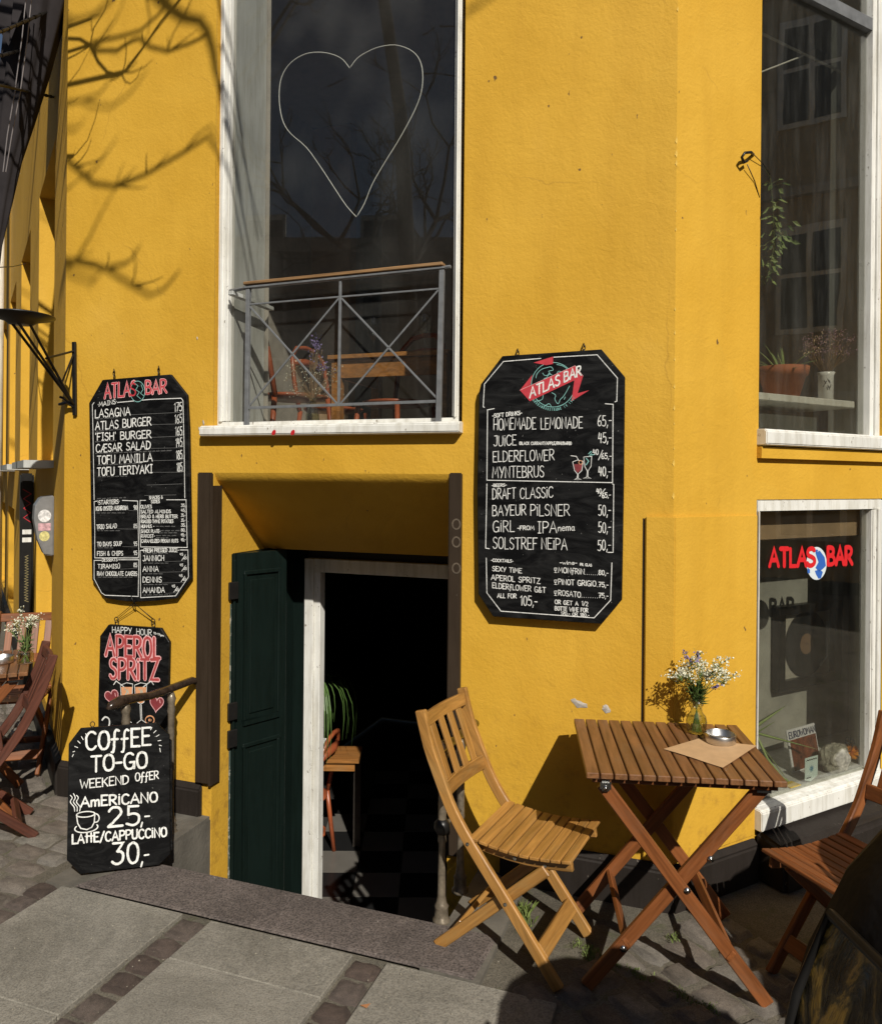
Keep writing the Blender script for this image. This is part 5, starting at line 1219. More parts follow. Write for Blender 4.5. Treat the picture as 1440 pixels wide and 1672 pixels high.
plank('wall_bracket', mp(WL + .11, .025, a.z - .015), mp(WL + .12, -.33, a.z - .02), .02, .03, Z, M['greyw'], t)

# ================================================================== THINGS ON THE LEFT
# wall bracket with a shallow dish lamp
t = thing('dish_lamp', 'black iron bracket carrying a shallow round dish lamp, upper left of the food menu', 'wall lamp', tuple(pm(122, 680, 0)))
pA = pm(121, 558, .012); pB = pm(122, 678, .012)
plank('wall_plate', pB, pA, .022, .012, UM, M['blackiron'], t, .001)
ctr = mp(-3.144, 0, 0) ; dish = hit(34, 517, mp(0, .42, 0), NM)
b = MB(); b.lathe(dish, [(0, -.038), (.055, -.036), (.075, -.02), (.15, .0), (.152, .006), (.10, .018), (0, .024)], 32); o = b.build('dish', M['blackiron'], t, True)
foot = pm(120, 660, .02)
for dx, dy in ((-.04, .0), (.01, -.04), (.035, .02)): b = MB(); b.tube([foot, dish + V((dx, dy, -.034))], .007, 6); b.build('strut', M['blackiron'], t)
b = MB(); q = foot.lerp(dish, .55); b.tube([pm(120, 573, .015), q], .006, 6); b.tube([pm(120, 578, .015), foot.lerp(dish, .25)], .005, 6); b.tube([pm(119, 664, .02), pm(104, 650, .06), ps(98, 648, .03)], .007, 6); b.tube([pm(118, 655, .02), ps(97, 660, .02)], .008, 6); b.build('brace', M['blackiron'], t)
# grey box covered in stickers on the left street wall
bz0, bz1 = ps(80, 935, .1).z, ps(80, 815, .1).z; sA = .50
t = thing('sticker_box', 'grey metal box with a curved front, covered in stickers, on the left street wall', 'box', tuple(sp(sA, 0, bz0)))
b = MB(); prof = [(0, bz0), (.05, bz0 + .01), (.085, bz0 + .10), (.105, bz0 + .22), (.10, bz1 - .06), (.07, bz1 - .01), (0, bz1)]
b.prism([sp(sA, w + .002, z) for w, z in prof], US * .16); o = b.build('box_body', simple('grey_box_metal', (.2, .2, .2), .4, .2, .2, 20), t); recalc(o); bevel(o, .006, 2)
zc_ = (bz0 + bz1) / 2
for (z, h, w, mm) in ((bz0 + .24, .05, .035, 'sw'), (bz0 + .175, .022, .033, 'sp'), (bz0 + .12, .04, .028, 'sy')):
    mt = {'sw': (.6, .6, .6), 'sp': (.5, .3, .33), 'sy': (.55, .5, .2)}[mm]
    b = MB(); n = 14; c = sp(sA - .0015, .052, z); b.add([c + NS * w * math.cos(i * 2 * math.pi / n) + Z * h * .75 * math.sin(i * 2 * math.pi / n) for i in range(n)], [tuple(range(n))]) if mm != 'sp' else b.add([c + NS * w - Z * h, c + NS * w + Z * h, c - NS * w + Z * h, c - NS * w - Z * h], [(0, 1, 2, 3)])
    b.build('sticker', simple('sticker_' + mm, mt, .6, 0, .5, 60, 0), t)
# dark downpipe with graffiti
t = thing('downpipe', 'black square downpipe with red and yellow graffiti on the left street wall', 'pipe', tuple(sp(2.0, 0, 0)))
b = MB(); b.box(sp(1.98, .005, 0), US * .09, NS * .09, Z * 1.72); o = b.build('pipe', M['blackiron'], t); recalc(o); bevel(o, .012, 2)
fz = Face(sp(1.979, .05, 1), -US, t)
M['graf'] = simple('red_graffiti', (.4, .02, .03), .5, 0, .1, 9, 0); M['grafy'] = simple('yellow_graffiti', (.22, .18, .08), .6, 0, .2, 9, 0)
b = MB(); 
def zig(z0, z1, n, w, m, nm):
    b = MB(); rib(b, [sp(1.978, .05 + (w if i % 2 else -w) * random.uniform(.6, 1), z0 + (z1 - z0) * i / n) for i in range(n + 1)], .006, -US, .001); b.build(nm, m, t)
zig(1.35, 1.6, 7, .028, M['graf'], 'graffiti'); zig(.75, 1.1, 34, .014, M['grafy'], 'graffiti')
for k in range(2): b = MB(); z = 1.2 + k * .06; b.quad(sp(1.978, .02, z), sp(1.978, .08, z), sp(1.978, .08, z + .035), sp(1.978, .02, z + .035)); b.build('sticker', M['white'], t)
# rainwater pipe, pale, further left
t = thing('rain_pipe', 'white rainwater pipe running up the left street wall beyond the folded parasol', 'pipe', tuple(sp(6.0, 0, 0)))
b = MB(); b.tube([sp(6.0, .14, 0), sp(6.0, .14, 6.3)], .085, 14); b.build('pipe', M['white'], t, True)
# folded parasol leaning above the left street
t = thing('folded_parasol', 'closed charcoal canvas parasol with hanging cords at the upper left edge', 'parasol', tuple(V((-2.1, 3.55, 1.9))))
PD = 4.3
def pd(x, y, d=PD): r_ = ray(x, y); return EYE + r_ * d
ax = [(-9, 520, .01), (-1, 400, .022), (7, 330, .042), (17, 260, .058), (32, 190, .075), (47, 110, .092), (66, 0, .112), (85, -130, .12), (103, -280, .11), (115, -400, .03)]
vs = []; fs = []; n = 28
for i, (x, y, r_) in enumerate(ax):
    c = pd(x - 5, y); r_ *= 1.3
    for j in range(n):
        a = 2 * math.pi * j / n; rr = r_ * (1 + .16 * math.cos(a * 7 + i * .15) + .05 * math.sin(a * 3 + i)); vs.append(c + V((math.cos(a), math.sin(a) * .8, 0)) * rr)
for i in range(len(ax) - 1):
    for j in range(n): fs.append((i * n + j, i * n + (j + 1) % n, (i + 1) * n + (j + 1) % n, (i + 1) * n + j))
mesh_obj('canvas', vs, fs, M['parasol'], t, True)
fl = MB(); fl.v += [pd(-12, 30, 4.1), pd(28, -60, 4.1), pd(42, 0, 4.08), pd(15, 72, 4.06), pd(14, 74, 4.1)]; fl.f += [(0, 1, 2, 3, 4)]; fl.build('flap', M['parasol'], t)
pole = MB(); pole.tube([pd(-60, 900), pd(-40, 640), pd(28, 150)], .022, 8); pole.build('pole', M['blackiron'], t, True)
cd = MB()
for ox in (0, 9): cd.tube([pd(45 + ox, -30, 4.04), pd(36 + ox, 60, 4.05), pd(24 + ox, 150, 4.08), pd(12 + ox * .8, 220, 4.1), pd(5 + ox * .5, 280, 4.12)], .0028, 5)
cd.build('cord', simple('grey_cord', (.2, .18, .18), .6), t)
# iron bars sticking out of the left wall
for i, (a, c, lb) in enumerate((((98, 9), (-25, 62), 'topmost'), ((83, 68), (-25, 97), 'middle'), ((88, 158), (-25, 133), 'lowest'))):
    p = ps(a[0] + (1, -1, 0)[i], a[1], .0); q = EYE + ray(*c) * 3.55; b = MB()
    b.tube([p, p.lerp(q, .25), p.lerp(q, .5), p.lerp(q, .75), q], .0075, 6)
    for k in range(12 if i < 2 else 2): m_ = p.lerp(q, (k + .5) / 12); b.tube([m_ - (q - p).normalized() * .03, m_ + (q - p).normalized() * .03], [.0075, .0105], 6)
    tag(b.build('iron_bar', M['blackiron']), lb + ' of the three twisted iron bars sticking out at the upper left corner', 'bar', 'iron bars at the upper left corner')
p = EYE + ray(-20, 437) * 3.4; q = ps(42, 430, .02); b = MB(); b.tube([p, p.lerp(q, .5) - Z * .01, q], .003, 5); tag(b.build('cable', M['blackiron']), 'thin dark cable running across to the left street wall', 'cable')

# ================================================================== IN THE UPPER LEFT WINDOW
FZ = 1.722
def tap_table(label, u0, u1, w0, w1, zt, m):
    t = thing('dining_table', label, 'table', tuple(mp(u0, w0, FZ)))
    b = MB(); b.box(mp(u0, w0, zt - .025), UM * (u1 - u0), NM * (w1 - w0), Z * .025); o = b.build('tabletop', m, t); recalc(o); bevel(o, .003)
    for (ua, ub, wa, wb) in ((u0 + .04, u1 - .04, w0 - .03, w0 - .05), (u0 + .04, u0 + .06, w0 - .06, w1 + .06)):
        b = MB(); b.box(mp(ua, wa, zt - .13), UM * (ub - ua), NM * (wb - wa), Z * .10); o = b.build('apron', m, t); recalc(o)
    for u in (u0 + .02, u1 - .07):
        for w in (w0 - .02, w1 + .07): b = MB(); b.box(mp(u, w, FZ), UM * .055, -NM * .05, Z * (zt - .026 - FZ)); o = b.build('leg', m, t); recalc(o)
    return t
zt = pm(560, 580, -.75).z; u0 = (pm(538, 580, -.75) - CM).dot(UM); u1 = (pm(735, 580, -.75) - CM).dot(UM)
M['tabwood'] = wood('orange_wood', (.36, .16, .045), .6, .35)
tap_table('orange brown wooden table behind the upper window railing', u0, u1, -.72, -1.35, zt, M['tabwood'])
def bent_chair(label, c, rot, m, s=1.0):
    t = thing('cafe_chair', label, 'chair', tuple(c), 'bentwood chairs inside'); 
    def L(x, y, z): return c + V((x * math.cos(rot) - y * math.sin(rot), x * math.sin(rot) + y * math.cos(rot), z * s))
    b = MB(); n = 24; b.lathe(L(0, 0, .44) - Z * 0, [(0, 0), (.19, 0), (.205, .012), (.205, .022), (.18, .028), (0, .022)], n); b.build('seat', m, t, True)
    for x, y in ((-.16, -.16), (.16, -.16), (-.16, .16), (.16, .16)): b = MB(); b.tube([L(x, y, .44), L(x * 1.12, y * 1.12, .22), L(x * 1.25, y * 1.25, 0)], .016, 8); b.build('leg', m, t, True)
    b = MB(); b.tube([L(-.17, .16, .44), L(-.18, .20, .65), L(-.17, .23, .82), L(-.10, .25, .89), L(0, .255, .905), L(.10, .25, .89), L(.17, .23, .82), L(.18, .20, .65), L(.17, .16, .44)], .016, 8); b.build('back_hoop', m, t, True)
    b = MB(); b.tube([L(-.17, .225, .78), L(0, .25, .80), L(.17, .225, .78)], [.02, .028, .02], 8); b.build('back_rail', m, t, True)
    b = MB(); b.tube([L(.19 * math.cos(a), .19 * math.sin(a), .2) for a in [i * .524 for i in range(12)]], .010, 6, True); b.build('ring', m, t, True)
    return t
M['cherry'] = simple('cherry_wood', (.30, .075, .028), .35, 0, .3, 9, 0)
uc = lambda px, w: (pm(px, 600, w) - CM).dot(UM)
bent_chair('red brown bentwood chair left of the table in the upper window', mp(uc(478, -.75), -.75, FZ), R(120), M['cherry'])
bent_chair('red brown bentwood chair behind the table in the upper window', mp(uc(545, -1.55), -1.55, FZ), R(60), M['cherry'])
bent_chair('red brown bentwood chair at the right under the table in the upper window', mp(uc(640, -.98), -1.05, FZ - .02), R(-40), M['cherry'])
def wine_glass(c, label, s=1.0):
    b = MB(); b.lathe(c, [(0, .002), (.033 * s, .001), (.032 * s, .004), (.006 * s, .008), (.0035 * s, .02), (.0035 * s, .085 * s), (.012 * s, .095 * s), (.032 * s, .12 * s), (.038 * s, .15 * s), (.034 * s, .19 * s), (.029 * s, .215 * s)], 20)
    tag(b.build('wine_glass', M['vglass'], None, True), label, 'glass', 'wine glasses inside the upper window')
wine_glass(mp(uc(610, -.85), -.85, zt + .001), 'empty wine glass left on the wooden table in the upper window', 1.05)
wine_glass(mp(uc(694, -.85), -.85, zt + .001), 'empty wine glass right on the wooden table in the upper window', 1.05)
b = MB(); c = mp(uc(575, -.85), -.85, zt + .001); b.box(c, UM * .12, -NM * .08, Z * .01); o = b.build('napkin', M['ceramic']); recalc(o); tag(o, 'folded white napkin on the table in the upper window', 'napkin')
vz = mp(uc(511, -.19), -.19, WZ0 + .012)
vase('glass_vase', 'clear glass vase with dried flowers on the sill of the upper window', vz, .95, [(.0, .001), (.033, .001), (.036, .01), (.030, .06), (.018, .11), (.016, .125), (.022, .14)])
t = thing('dried_bouquet', 'dried white gypsophila and lilac flowers on the sill behind the window railing', 'flowers', tuple(vz)); st = MB(); wh = MB(); li = MB()
for k in range(60):
    a = random.uniform(0, 6.28); r_ = random.uniform(.2, 1) ** .7 * .14; top = vz + V((math.cos(a) * r_ * 1.0, math.sin(a) * r_ * .55, random.uniform(.17, .36) * (1 - r_ * 1.2)))
    m_ = vz + Z * .13; st.tube([vz + Z * .01, m_, top], .001, 3, cap=False)
    for q in range(4):
        e = top + V((random.gauss(0, .016), random.gauss(0, .012), random.gauss(0, .014))); st.tube([top - Z * .02, e], .0004, 3, cap=False); blob(wh, e, .0032, 3)
for k in range(90): blob(li, vz + UM * .01 + V((random.gauss(0, .016), random.gauss(0, .014), .40 + random.gauss(0, .03))), .0055, 3)
for k in range(60): blob(li, vz + UM * .055 + V((random.gauss(0, .022), random.gauss(0, .014), .29 + random.gauss(0, .015))), .005, 2)
for k in range(14): st.tube([vz + V((random.gauss(0, .008), random.gauss(0, .006), .12)), vz + UM * .01 + V((random.gauss(0, .014), random.gauss(0, .01), .38))], .0018, 4, cap=False)
st.build('stem', M['drystem'], t)['kind'] = 'stuff'; wh.build('blossoms', M['petalw'], t)['kind'] = 'stuff'; li.build('lilac_blossoms', M['petalp'], t)['kind'] = 'stuff'
# picture on the far wall
for (x0, y0, x1, y1, lb) in ((452, 375, 502, 428, 'dark framed print with leaf drawing, low on the wall inside the upper window'), (440, 320, 455, 425, 'tall dark frame at the left inside the upper window')):
    W0 = -2.35; t = thing('framed_picture', lb, 'picture', tuple(hit(x0, y1, mp(0, W0, 0), NM)))
    q = [hit(x, y, mp(0, W0, 0), NM) for x, y in ((x0, y1), (x1, y1), (x1, y0), (x0, y0))]; b = MB(); b.prism(q, NM * .02); o = b.build('frame', M['blackiron'], t); recalc(o)
    q = [hit(x, y, mp(0, W0 + .021, 0), NM) for x, y in ((x0 + 6, y1 - 6), (x1 - 6, y1 - 6), (x1 - 6, y0 + 6), (x0 + 6, y0 + 6))] if x1 - x0 > 20 else []
    if q: b = MB(); b.quad(*q); b.build('print', simple('grey_print', (.2, .2, .19), .6, 0, .6, 14, 0), t)

# ================================================================== IN THE CELLAR
cc = pg(535, 1415, -.945)
bent_chair('red bentwood chair just inside the cellar door', cc + V((-.22, .06, 0)), R(-100), M['cherry'])
cz = -.95 + .75; ct = hit(560, 1238, V((0, 0, cz)), Z)
t = thing('dining_table', 'orange brown cafe table inside the cellar door, a trailing plant on it', 'table', (ct.x - .3, ct.y, -.95))
b = MB(); b.box(V((ct.x - .55, ct.y - .02, cz - .03)), (.66, 0, 0), (0, .25, 0), (0, 0, .03)); o = b.build('tabletop', M['tabwood'], t); recalc(o)
b = MB(); b.box(V((ct.x - .50, ct.y + .0, cz - .09)), (.58, 0, 0), (0, .02, 0), (0, 0, .058)); o = b.build('apron', M['tabwood'], t); recalc(o)
for x in (-.5, .04): b = MB(); b.box(V((ct.x + x, ct.y + .3, -.95)), (.05, 0, 0), (0, .05, 0), (0, 0, .72)); o = b.build('leg', M['bark'], t); recalc(o)
pp = V((ct.x - .19, ct.y + .05, cz + .001)); t = thing('potted_plant', 'plant with long drooping leaves in a pale bowl inside the cellar door', 'plant', tuple(pp))
b = MB(); b.lathe(pp, [(0, 0), (.06, .0), (.09, .05), (.095, .09), (.085, .09), (.07, .03), (0, .03)], 20); b.build('bowl', M['ceramic'], t, True)
b = MB(); b.lathe(pp, [(.03, .03), (.022, .12), (.012, .35), (.012, .52), (0, .53)], 8); b.build('trunk', M['bark'], t, True)
for k in range(60):
    a = random.uniform(0, 6.28); L_ = random.uniform(.25, .55); tp = pp + Z * .52; d = V((math.cos(a), math.sin(a), 0)); pts = []
    for i in range(7):
        s_ = i / 6; pts.append(tp + d * L_ * .62 * math.sin(s_ * 1.9) + Z * (L_ * .35 * s_ - L_ * 1.25 * s_ ** 2.2))
    e = d.cross(Z); vs = []; fs = []
    for i, p in enumerate(pts): w_ = .005 * (1 - (i / 6) ** 2) + .0008; vs += [p - e * w_, p + e * w_]
    for i in range(6): fs.append((2 * i, 2 * i + 1, 2 * i + 3, 2 * i + 2))
    mesh_obj('leaf', vs, fs, M['leaf'], t)

# ================================================================== IN THE RIGHT HAND WINDOWS
LZ = lz + .0005
pc3 = pr(1277, 640, -.20); pc3.z = LZ
t = thing('potted_aloe', 'spiky green aloe in a terracotta pot on the ledge in the upper right window', 'plant', tuple(pc3))
b = MB(); b.lathe(pc3, [(0, 0), (.075, 0), (.105, .105), (.115, .108), (.122, .15), (.112, .15), (.10, .11), (0, .11)], 28); b.build('pot', M['terracotta'], t, True)
def aloeleaf(base, d, L, w, droop, t, m):
    d = V(d).normalized(); side = d.cross(Z); side = side.normalized() if side.length > .05 else UR; nrm = side.cross(d); vs = []; fs = []; n = 7
    for i in range(n + 1):
        s_ = i / n; p = base + d * L * s_ - Z * droop * L * s_ * s_; w_ = w * (1 - s_ ** 1.6) + .0008
        vs += [p - side * w_ + nrm * w_ * .25, p - nrm * w_ * .35, p + side * w_ + nrm * w_ * .25]
    for i in range(n):
        a = i * 3; c = a + 3
        fs += [(a, a + 1, c + 1, c), (a + 1, a + 2, c + 2, c + 1), (a + 2, a, c, c + 2)]
    o = mesh_obj('leaf', vs, fs, m, t, True); return o
for k in range(22):
    a = random.uniform(0, 6.28); el = random.uniform(.25, 1.5); d = V((math.cos(a) * math.cos(el), math.sin(a) * math.cos(el), math.sin(el)))
    aloeleaf(pc3 + Z * .12 + V((d.x, d.y, 0)) * .03, d, random.uniform(.14, .24), random.uniform(.008, .013), .25, t, M['aloe'])
pc4 = pr(1348, 651, -.18); pc4.z = LZ
t = thing('flower_vase', 'white ceramic cylinder vase with drawn leaves on the upper right window ledge', 'vase', tuple(pc4))
b = MB(); b.lathe(pc4, [(0, 0), (.036, 0), (.036, .13), (.043, .148), (.040, .148), (.033, .13), (.033, .02), (0, .02)], 24); b.build('vase_body', M['ceramic'], t, True)
b = MB()
for k in range(9):
    a = -2.0 + random.uniform(-.5, .6); z = random.uniform(.02, .10); c = pc4 + V((math.cos(a), math.sin(a), 0)) * .0368 + Z * z; tn = V((-math.sin(a), math.cos(a), 0)); rib(b, [c, c + tn * random.uniform(-.01, .01) + Z * .014], .003, V((math.cos(a), math.sin(a), 0)), .0004)
b.build('leaf_drawing', M['board'], t)
t = thing('dried_bouquet', 'mauve and cream dried flowers in the white vase in the upper right window', 'flowers', tuple(pc4)); st = MB(); li = MB(); cr = MB()
for k in range(80):
    a = random.uniform(0, 6.28); r_ = random.uniform(.1, 1) ** .7 * .14; top = pc4 + V((math.cos(a) * r_, math.sin(a) * r_ * .7, .16 + random.uniform(.08, .24) * (1 - r_ * 1.6)))
    st.tube([pc4 + Z * .12, pc4 + Z * .15 + V((math.cos(a), math.sin(a), 0)) * .02, top], .0009, 3, cap=False)
    tgt = cr if (k % 5 == 0) else li
    for q in range(9): blob(tgt, top + V((random.gauss(0, .012), random.gauss(0, .010), random.gauss(0, .010))), .0036, 2)
st.build('stem', M['drystem'], t)['kind'] = 'stuff'; li.build('mauve_blossoms', M['petald'], t)['kind'] = 'stuff'; cr.build('cream_blossoms', M['petalc'], t)['kind'] = 'stuff'
jc = pr(1402, 712, -.10); jc = pr(1402, 708, -.12)
t = thing('tea_tin', 'small brown tin with a yellow lid at the right of the upper right window', 'tin', tuple(jc))
b = MB(); b.lathe(jc, [(0, 0), (.035, 0), (.036, .004), (.036, .014)], 20); b.lathe(jc, [(.036, .090), (.037, .094), (.037, .108), (0, .109)], 20); b.build('yellow_band', simple('yellow_tin', (.42, .36, .03), .35), t, True)
b = MB(); b.lathe(jc, [(.0358, .014), (.0358, .090)], 20); b.build('tin_body', simple('brown_tin', (.06, .022, .008), .35), t, True)
b = MB()
for dz in (.03, .038, .062): rib(b, [jc + (-NR * 0 + NR * .0362) + UR * x + Z * (dz + .002 * (i % 2)) for i, x in enumerate([-.015 + .003 * q for q in range(11)])], .0018, NR, .0005)
b.build('lettering', simple('gold_print', (.5, .4, .12), .5), t)
# hanging plant with its hook
hc = pr(1218, 252, .012); t = thing('wall_hook', 'twisted black iron hook with wire left of the upper right window', 'hook', tuple(hc))
b = MB(); b.tube([pr(1230, 252, .0), pr(1226, 248, .03), pr(1216, 249, .035), pr(1211, 256, .03), pr(1214, 265, .025), pr(1220, 262, .02)], .006, 7); b.tube([pr(1220, 268, .02), pr(1232, 295, .005), pr(1240, 322, .0)], .0022, 5); b.tube([pr(1229, 250, .02), pr(1245, 266, .01), pr(1257, 285, -.0)], .0018, 5); b.build('hook', M['blackiron'], t, True)
t = thing('hanging_plant', 'leafy green plant hanging at the left side of the upper right window', 'plant', tuple(pr(1262, 300, -.10)))
st = MB(); st.tube([pr(1242, 262, -.07), pr(1258, 290, -.1), pr(1262, 340, -.1), pr(1264, 400, -.1), pr(1252, 460, -.1)], .0018, 5); lvl = []
for (x, y, r_, n_) in ((1262, 300, 12, 7), (1263, 340, 18, 10), (1268, 375, 20, 20), (1262, 395, 14, 22), (1250, 430, 10, 10), (1246, 455, 9, 9)):
    for k in range(n_):
        p = pr(x + random.gauss(0, r_ * .45), y + random.gauss(0, r_ * .6), -.10 + random.uniform(-.03, .02)); a = random.uniform(-.9, .9); d = UR * math.cos(a) * random.choice((1, 1, -.6)) + NR * random.uniform(-.5, .5) + Z * random.uniform(-.5, .5)
        st.tube([p, p + d * .03], .0008, 3, cap=False); e = MB(); q_ = p + d * .03; L_ = random.uniform(.03, .055); w_ = random.uniform(.008, .013); sd_ = (d.cross(NR) + V((random.gauss(0, .3), random.gauss(0, .3), random.gauss(0, .3)))).normalized(); dn_ = (d - Z * random.uniform(.1, .9)).normalized(); e.add([q_, q_ + dn_ * L_ * .45 + sd_ * w_ + NR * .003, q_ + dn_ * L_, q_ + dn_ * L_ * .45 - sd_ * w_ + NR * .003, q_ + dn_ * L_ * .5], [(0, 1, 4), (1, 2, 4), (2, 3, 4), (3, 0, 4)]); mesh_obj('leaf', e.v, e.f, M['leaf'] if random.random() < .35 else M['aloe'], t)
st.build('stem', M['stem'], t)
# pictures inside the room
t = thing('framed_picture', 'framed leaf print on the dark wall inside the upper right window', 'picture', tuple(pr(1300, 500, -1.6)))
q = [pr(x, y, -1.6) for x, y in ((1292, 520), (1325, 528), (1325, 452), (1292, 456))]; b = MB(); b.prism(q, NR * .02); o = b.build('frame', M['blackiron'], t); recalc(o)
q = [pr(x, y, -1.575) for x, y in ((1297, 512), (1319, 518), (1319, 461), (1297, 464))]; b = MB(); b.quad(*q); b.build('print', M['innerb'], t)
# ---- lower right window display
SZ = .3025
def dq(x, y, w): return pr(x, y, w)
t = thing('framed_record', 'black framed record player with a vinyl disc hung in the lower right window', 'record', tuple(dq(1320, 1120, NB + .05)))
q = [dq(1262, 1110, NB + .04), dq(1376, 1135, NB + .04), dq(1376, 994, NB + .04), dq(1262, 986, NB + .04)]
cq = (q[0] + q[1] + q[2] + q[3]) / 4; ex = UR * .26; ez = Z * .215
cq = dq(1320, 1052, NB + .035)
b = MB()
for (a, c) in ((-1, -1), (1, -1), (1, 1), (-1, 1)): pass
b.box(cq - ex * 1.02 - ez * 1.02 - NR * .03, ex * 2.04, NR * .05, ez * .22); b.box(cq - ex * 1.02 + ez * .82 - NR * .03, ex * 2.04, NR * .05, ez * .2); b.box(cq - ex * 1.02 - ez * .8 - NR * .03, ex * .2, NR * .05, ez * 1.62); b.box(cq + ex * .78 - ez * .8 - NR * .03, ex * .24, NR * .05, ez * 1.62)
o = b.build('frame', M['blackiron'], t); recalc(o); bevel(o, .004)
b = MB(); b.box(cq - ex * .82 - ez * .8 - NR * .028, ex * 1.6, NR * .012, ez * 1.62); o = b.build('backing_card', simple('beige_card', (.3, .28, .24), .8), t); recalc(o)
def disc(r0, r1, w, nm, m, n=40):
    b = MB(); b.add([cq + NR * w + UR * r * math.cos(2 * math.pi * i / n) + Z * r * math.sin(2 * math.pi * i / n) for r in (r0, r1) for i in range(n)], [(i, (i + 1) % n, n + (i + 1) % n, n + i) for i in range(n)]); b.build(nm, m, t)
disc(.002, .178, -.012, 'vinyl_disc', simple('vinyl', (.018, .018, .018), .28), 48); disc(.004, .055, -.0105, 'disc_label', simple('disc_label', (.16, .10, .06), .5), 32)
b = MB(); b.tube([cq + UR * .155 + Z * .11 - NR * .0, cq + UR * .16 - Z * .08, cq + UR * .10 - Z * .125], .004, 6); b.build('tone_arm', M['steel'], t, True)
# magazine
m0 = pg(1293, 1262, SZ); t = thing('magazine', 'glossy magazine with white title band standing on the shelf of the lower right window', 'magazine', tuple(m0))
ed = (UR * .98 - NR * .05).normalized(); upm = (Z - NR * .2 * -1 * -1).normalized(); a = m0; W_, H_ = .235, .195
def mg(x, y, o=0): return a + ed * W_ * x + upm * H_ * y + NR * o
b = MB(); b.prism([mg(0, 0), mg(1, 0), mg(1, 1), mg(0, 1)], NR * .006); o = b.build('cover', simple('magazine_cover', (.6, .6, .62), .35, 0, .05, 9, 0), t); recalc(o)
b = MB(); b.quad(mg(.06, .03, .0075), mg(.97, .03, .0075), mg(.97, .76, .0075), mg(.06, .76, .0075)); b.build('cover_photo', simple('cover_photo', (.16, .05, .025), .35, 0, .9, 30, 0), t)
b = MB(); s_ = 'EUROWOMAN'; x = .05
for ch in s_:
    w_, sts = strokes(ch)
    for st_ in sts: rib(b, [mg(x + p[0] * .15, .80 + p[1] * .15, 0) for p in st_], .005, NR, .0085)
    x += (w_ + .12) * .15
b.build('lettering', simple('title_blue', (.05, .06, .12), .5), t)
# card pennant
p0 = pg(1324, 1276, SZ); t = thing('pennant_card', 'small pale blue pointed card standing in front of the magazine', 'card', tuple(p0))
def cg(x, y, o=0): return p0 + UR * .095 * (x - .5) + Z * .115 * y + NR * o
b = MB(); b.prism([cg(0, .12), cg(.45, 0), cg(1, .18), cg(1, 1.0), cg(0, 1.0)], NR * .002); o = b.build('card', simple('pale_card', (.55, .66, .64), .5, 0, .05, 9, 0), t); recalc(o)
b = MB(); n = 8
for i in range(n): a_ = 2 * math.pi * i / n; rib(b, [cg(.5, .52) + UR * .004 * math.cos(a_) + Z * .004 * math.sin(a_), cg(.5, .52) + UR * .015 * math.cos(a_) + Z * .015 * math.sin(a_)], .004, NR, .003)
b.build('emblem', simple('card_blue', (.04, .2, .32), .5), t)
b = MB(); rib(b, [cg(.1 + .08 * i, .88 + .03 * (i % 2)) for i in range(11)], .004, NR, .003); rib(b, [cg(.1 + .06 * i, .16 + .03 * (i % 2)) for i in range(7)], .004, NR, .003); b.build('small_print', M['board'], t)
# yellow booklet
b = MB(); q0 = pg(1291, 1288, SZ + .001); b.box(q0, UR * .075, -NR * .05, Z * .004); o = b.build('booklet', simple('yellow_card', (.6, .42, .05), .5), None); recalc(o); tag(o, 'small yellow booklet lying on the lower window shelf by the aloe leaf tip', 'booklet')
# stone
c = pg(1374, 1262, SZ) - NR * .035; t_ = bmesh.new(); bmesh.ops.create_icosphere(t_, subdivisions=4, radius=1)
from mathutils import noise as mn
vs = []
for v in t_.verts:
    p = v.co.copy(); k = 1 + .22 * mn.noise(p * 1.6 + V((3, 1, 2))) + .10 * mn.noise(p * 4) + .05 * mn.noise(p * 9); p *= k; p.z = max(p.z, -.75)
    vs.append(c + UR * p.x * .088 + NR * p.y * .055 + Z * (p.z + .75) * .078)
fs = [tuple(v.index for v in f.verts) for f in t_.faces]; t_.free()
tag(mesh_obj('stone', vs, fs, M['stone'], None, False), 'rough grey brown rock lying on the lower right window shelf', 'rock')
# pompom figure
c = pg(1397, 1243, SZ) + Z * .055 - UR * .045; t = thing('pompom_bird', 'fluffy orange pompom toy with a black head, at the right of the lower right window', 'toy', tuple(c))
for nm, cc_, rr, mm in (('body', c, .040, simple('orange_wool', (.75, .30, .01), .95)), ('head', c + Z * .052 - UR * .006, .024, simple('black_wool', (.02, .02, .02), .95)), ('tail', c - Z * .03 - UR * .018, .014, simple('black_wool', (.02, .02, .02), .95))):
    b = MB()
    for k in range(260 if nm == 'body' else 110):
        d = V((random.gauss(0, 1), random.gauss(0, 1), random.gauss(0, 1))).normalized(); e = d.orthogonal().normalized() * .0016; b.add([cc_ - e, cc_ + e, cc_ + d * rr * random.uniform(.85, 1.08) + e, cc_ + d * rr * random.uniform(.85, 1.08) - e], [(0, 1, 2, 3)])
    b.build(nm, mm, t)
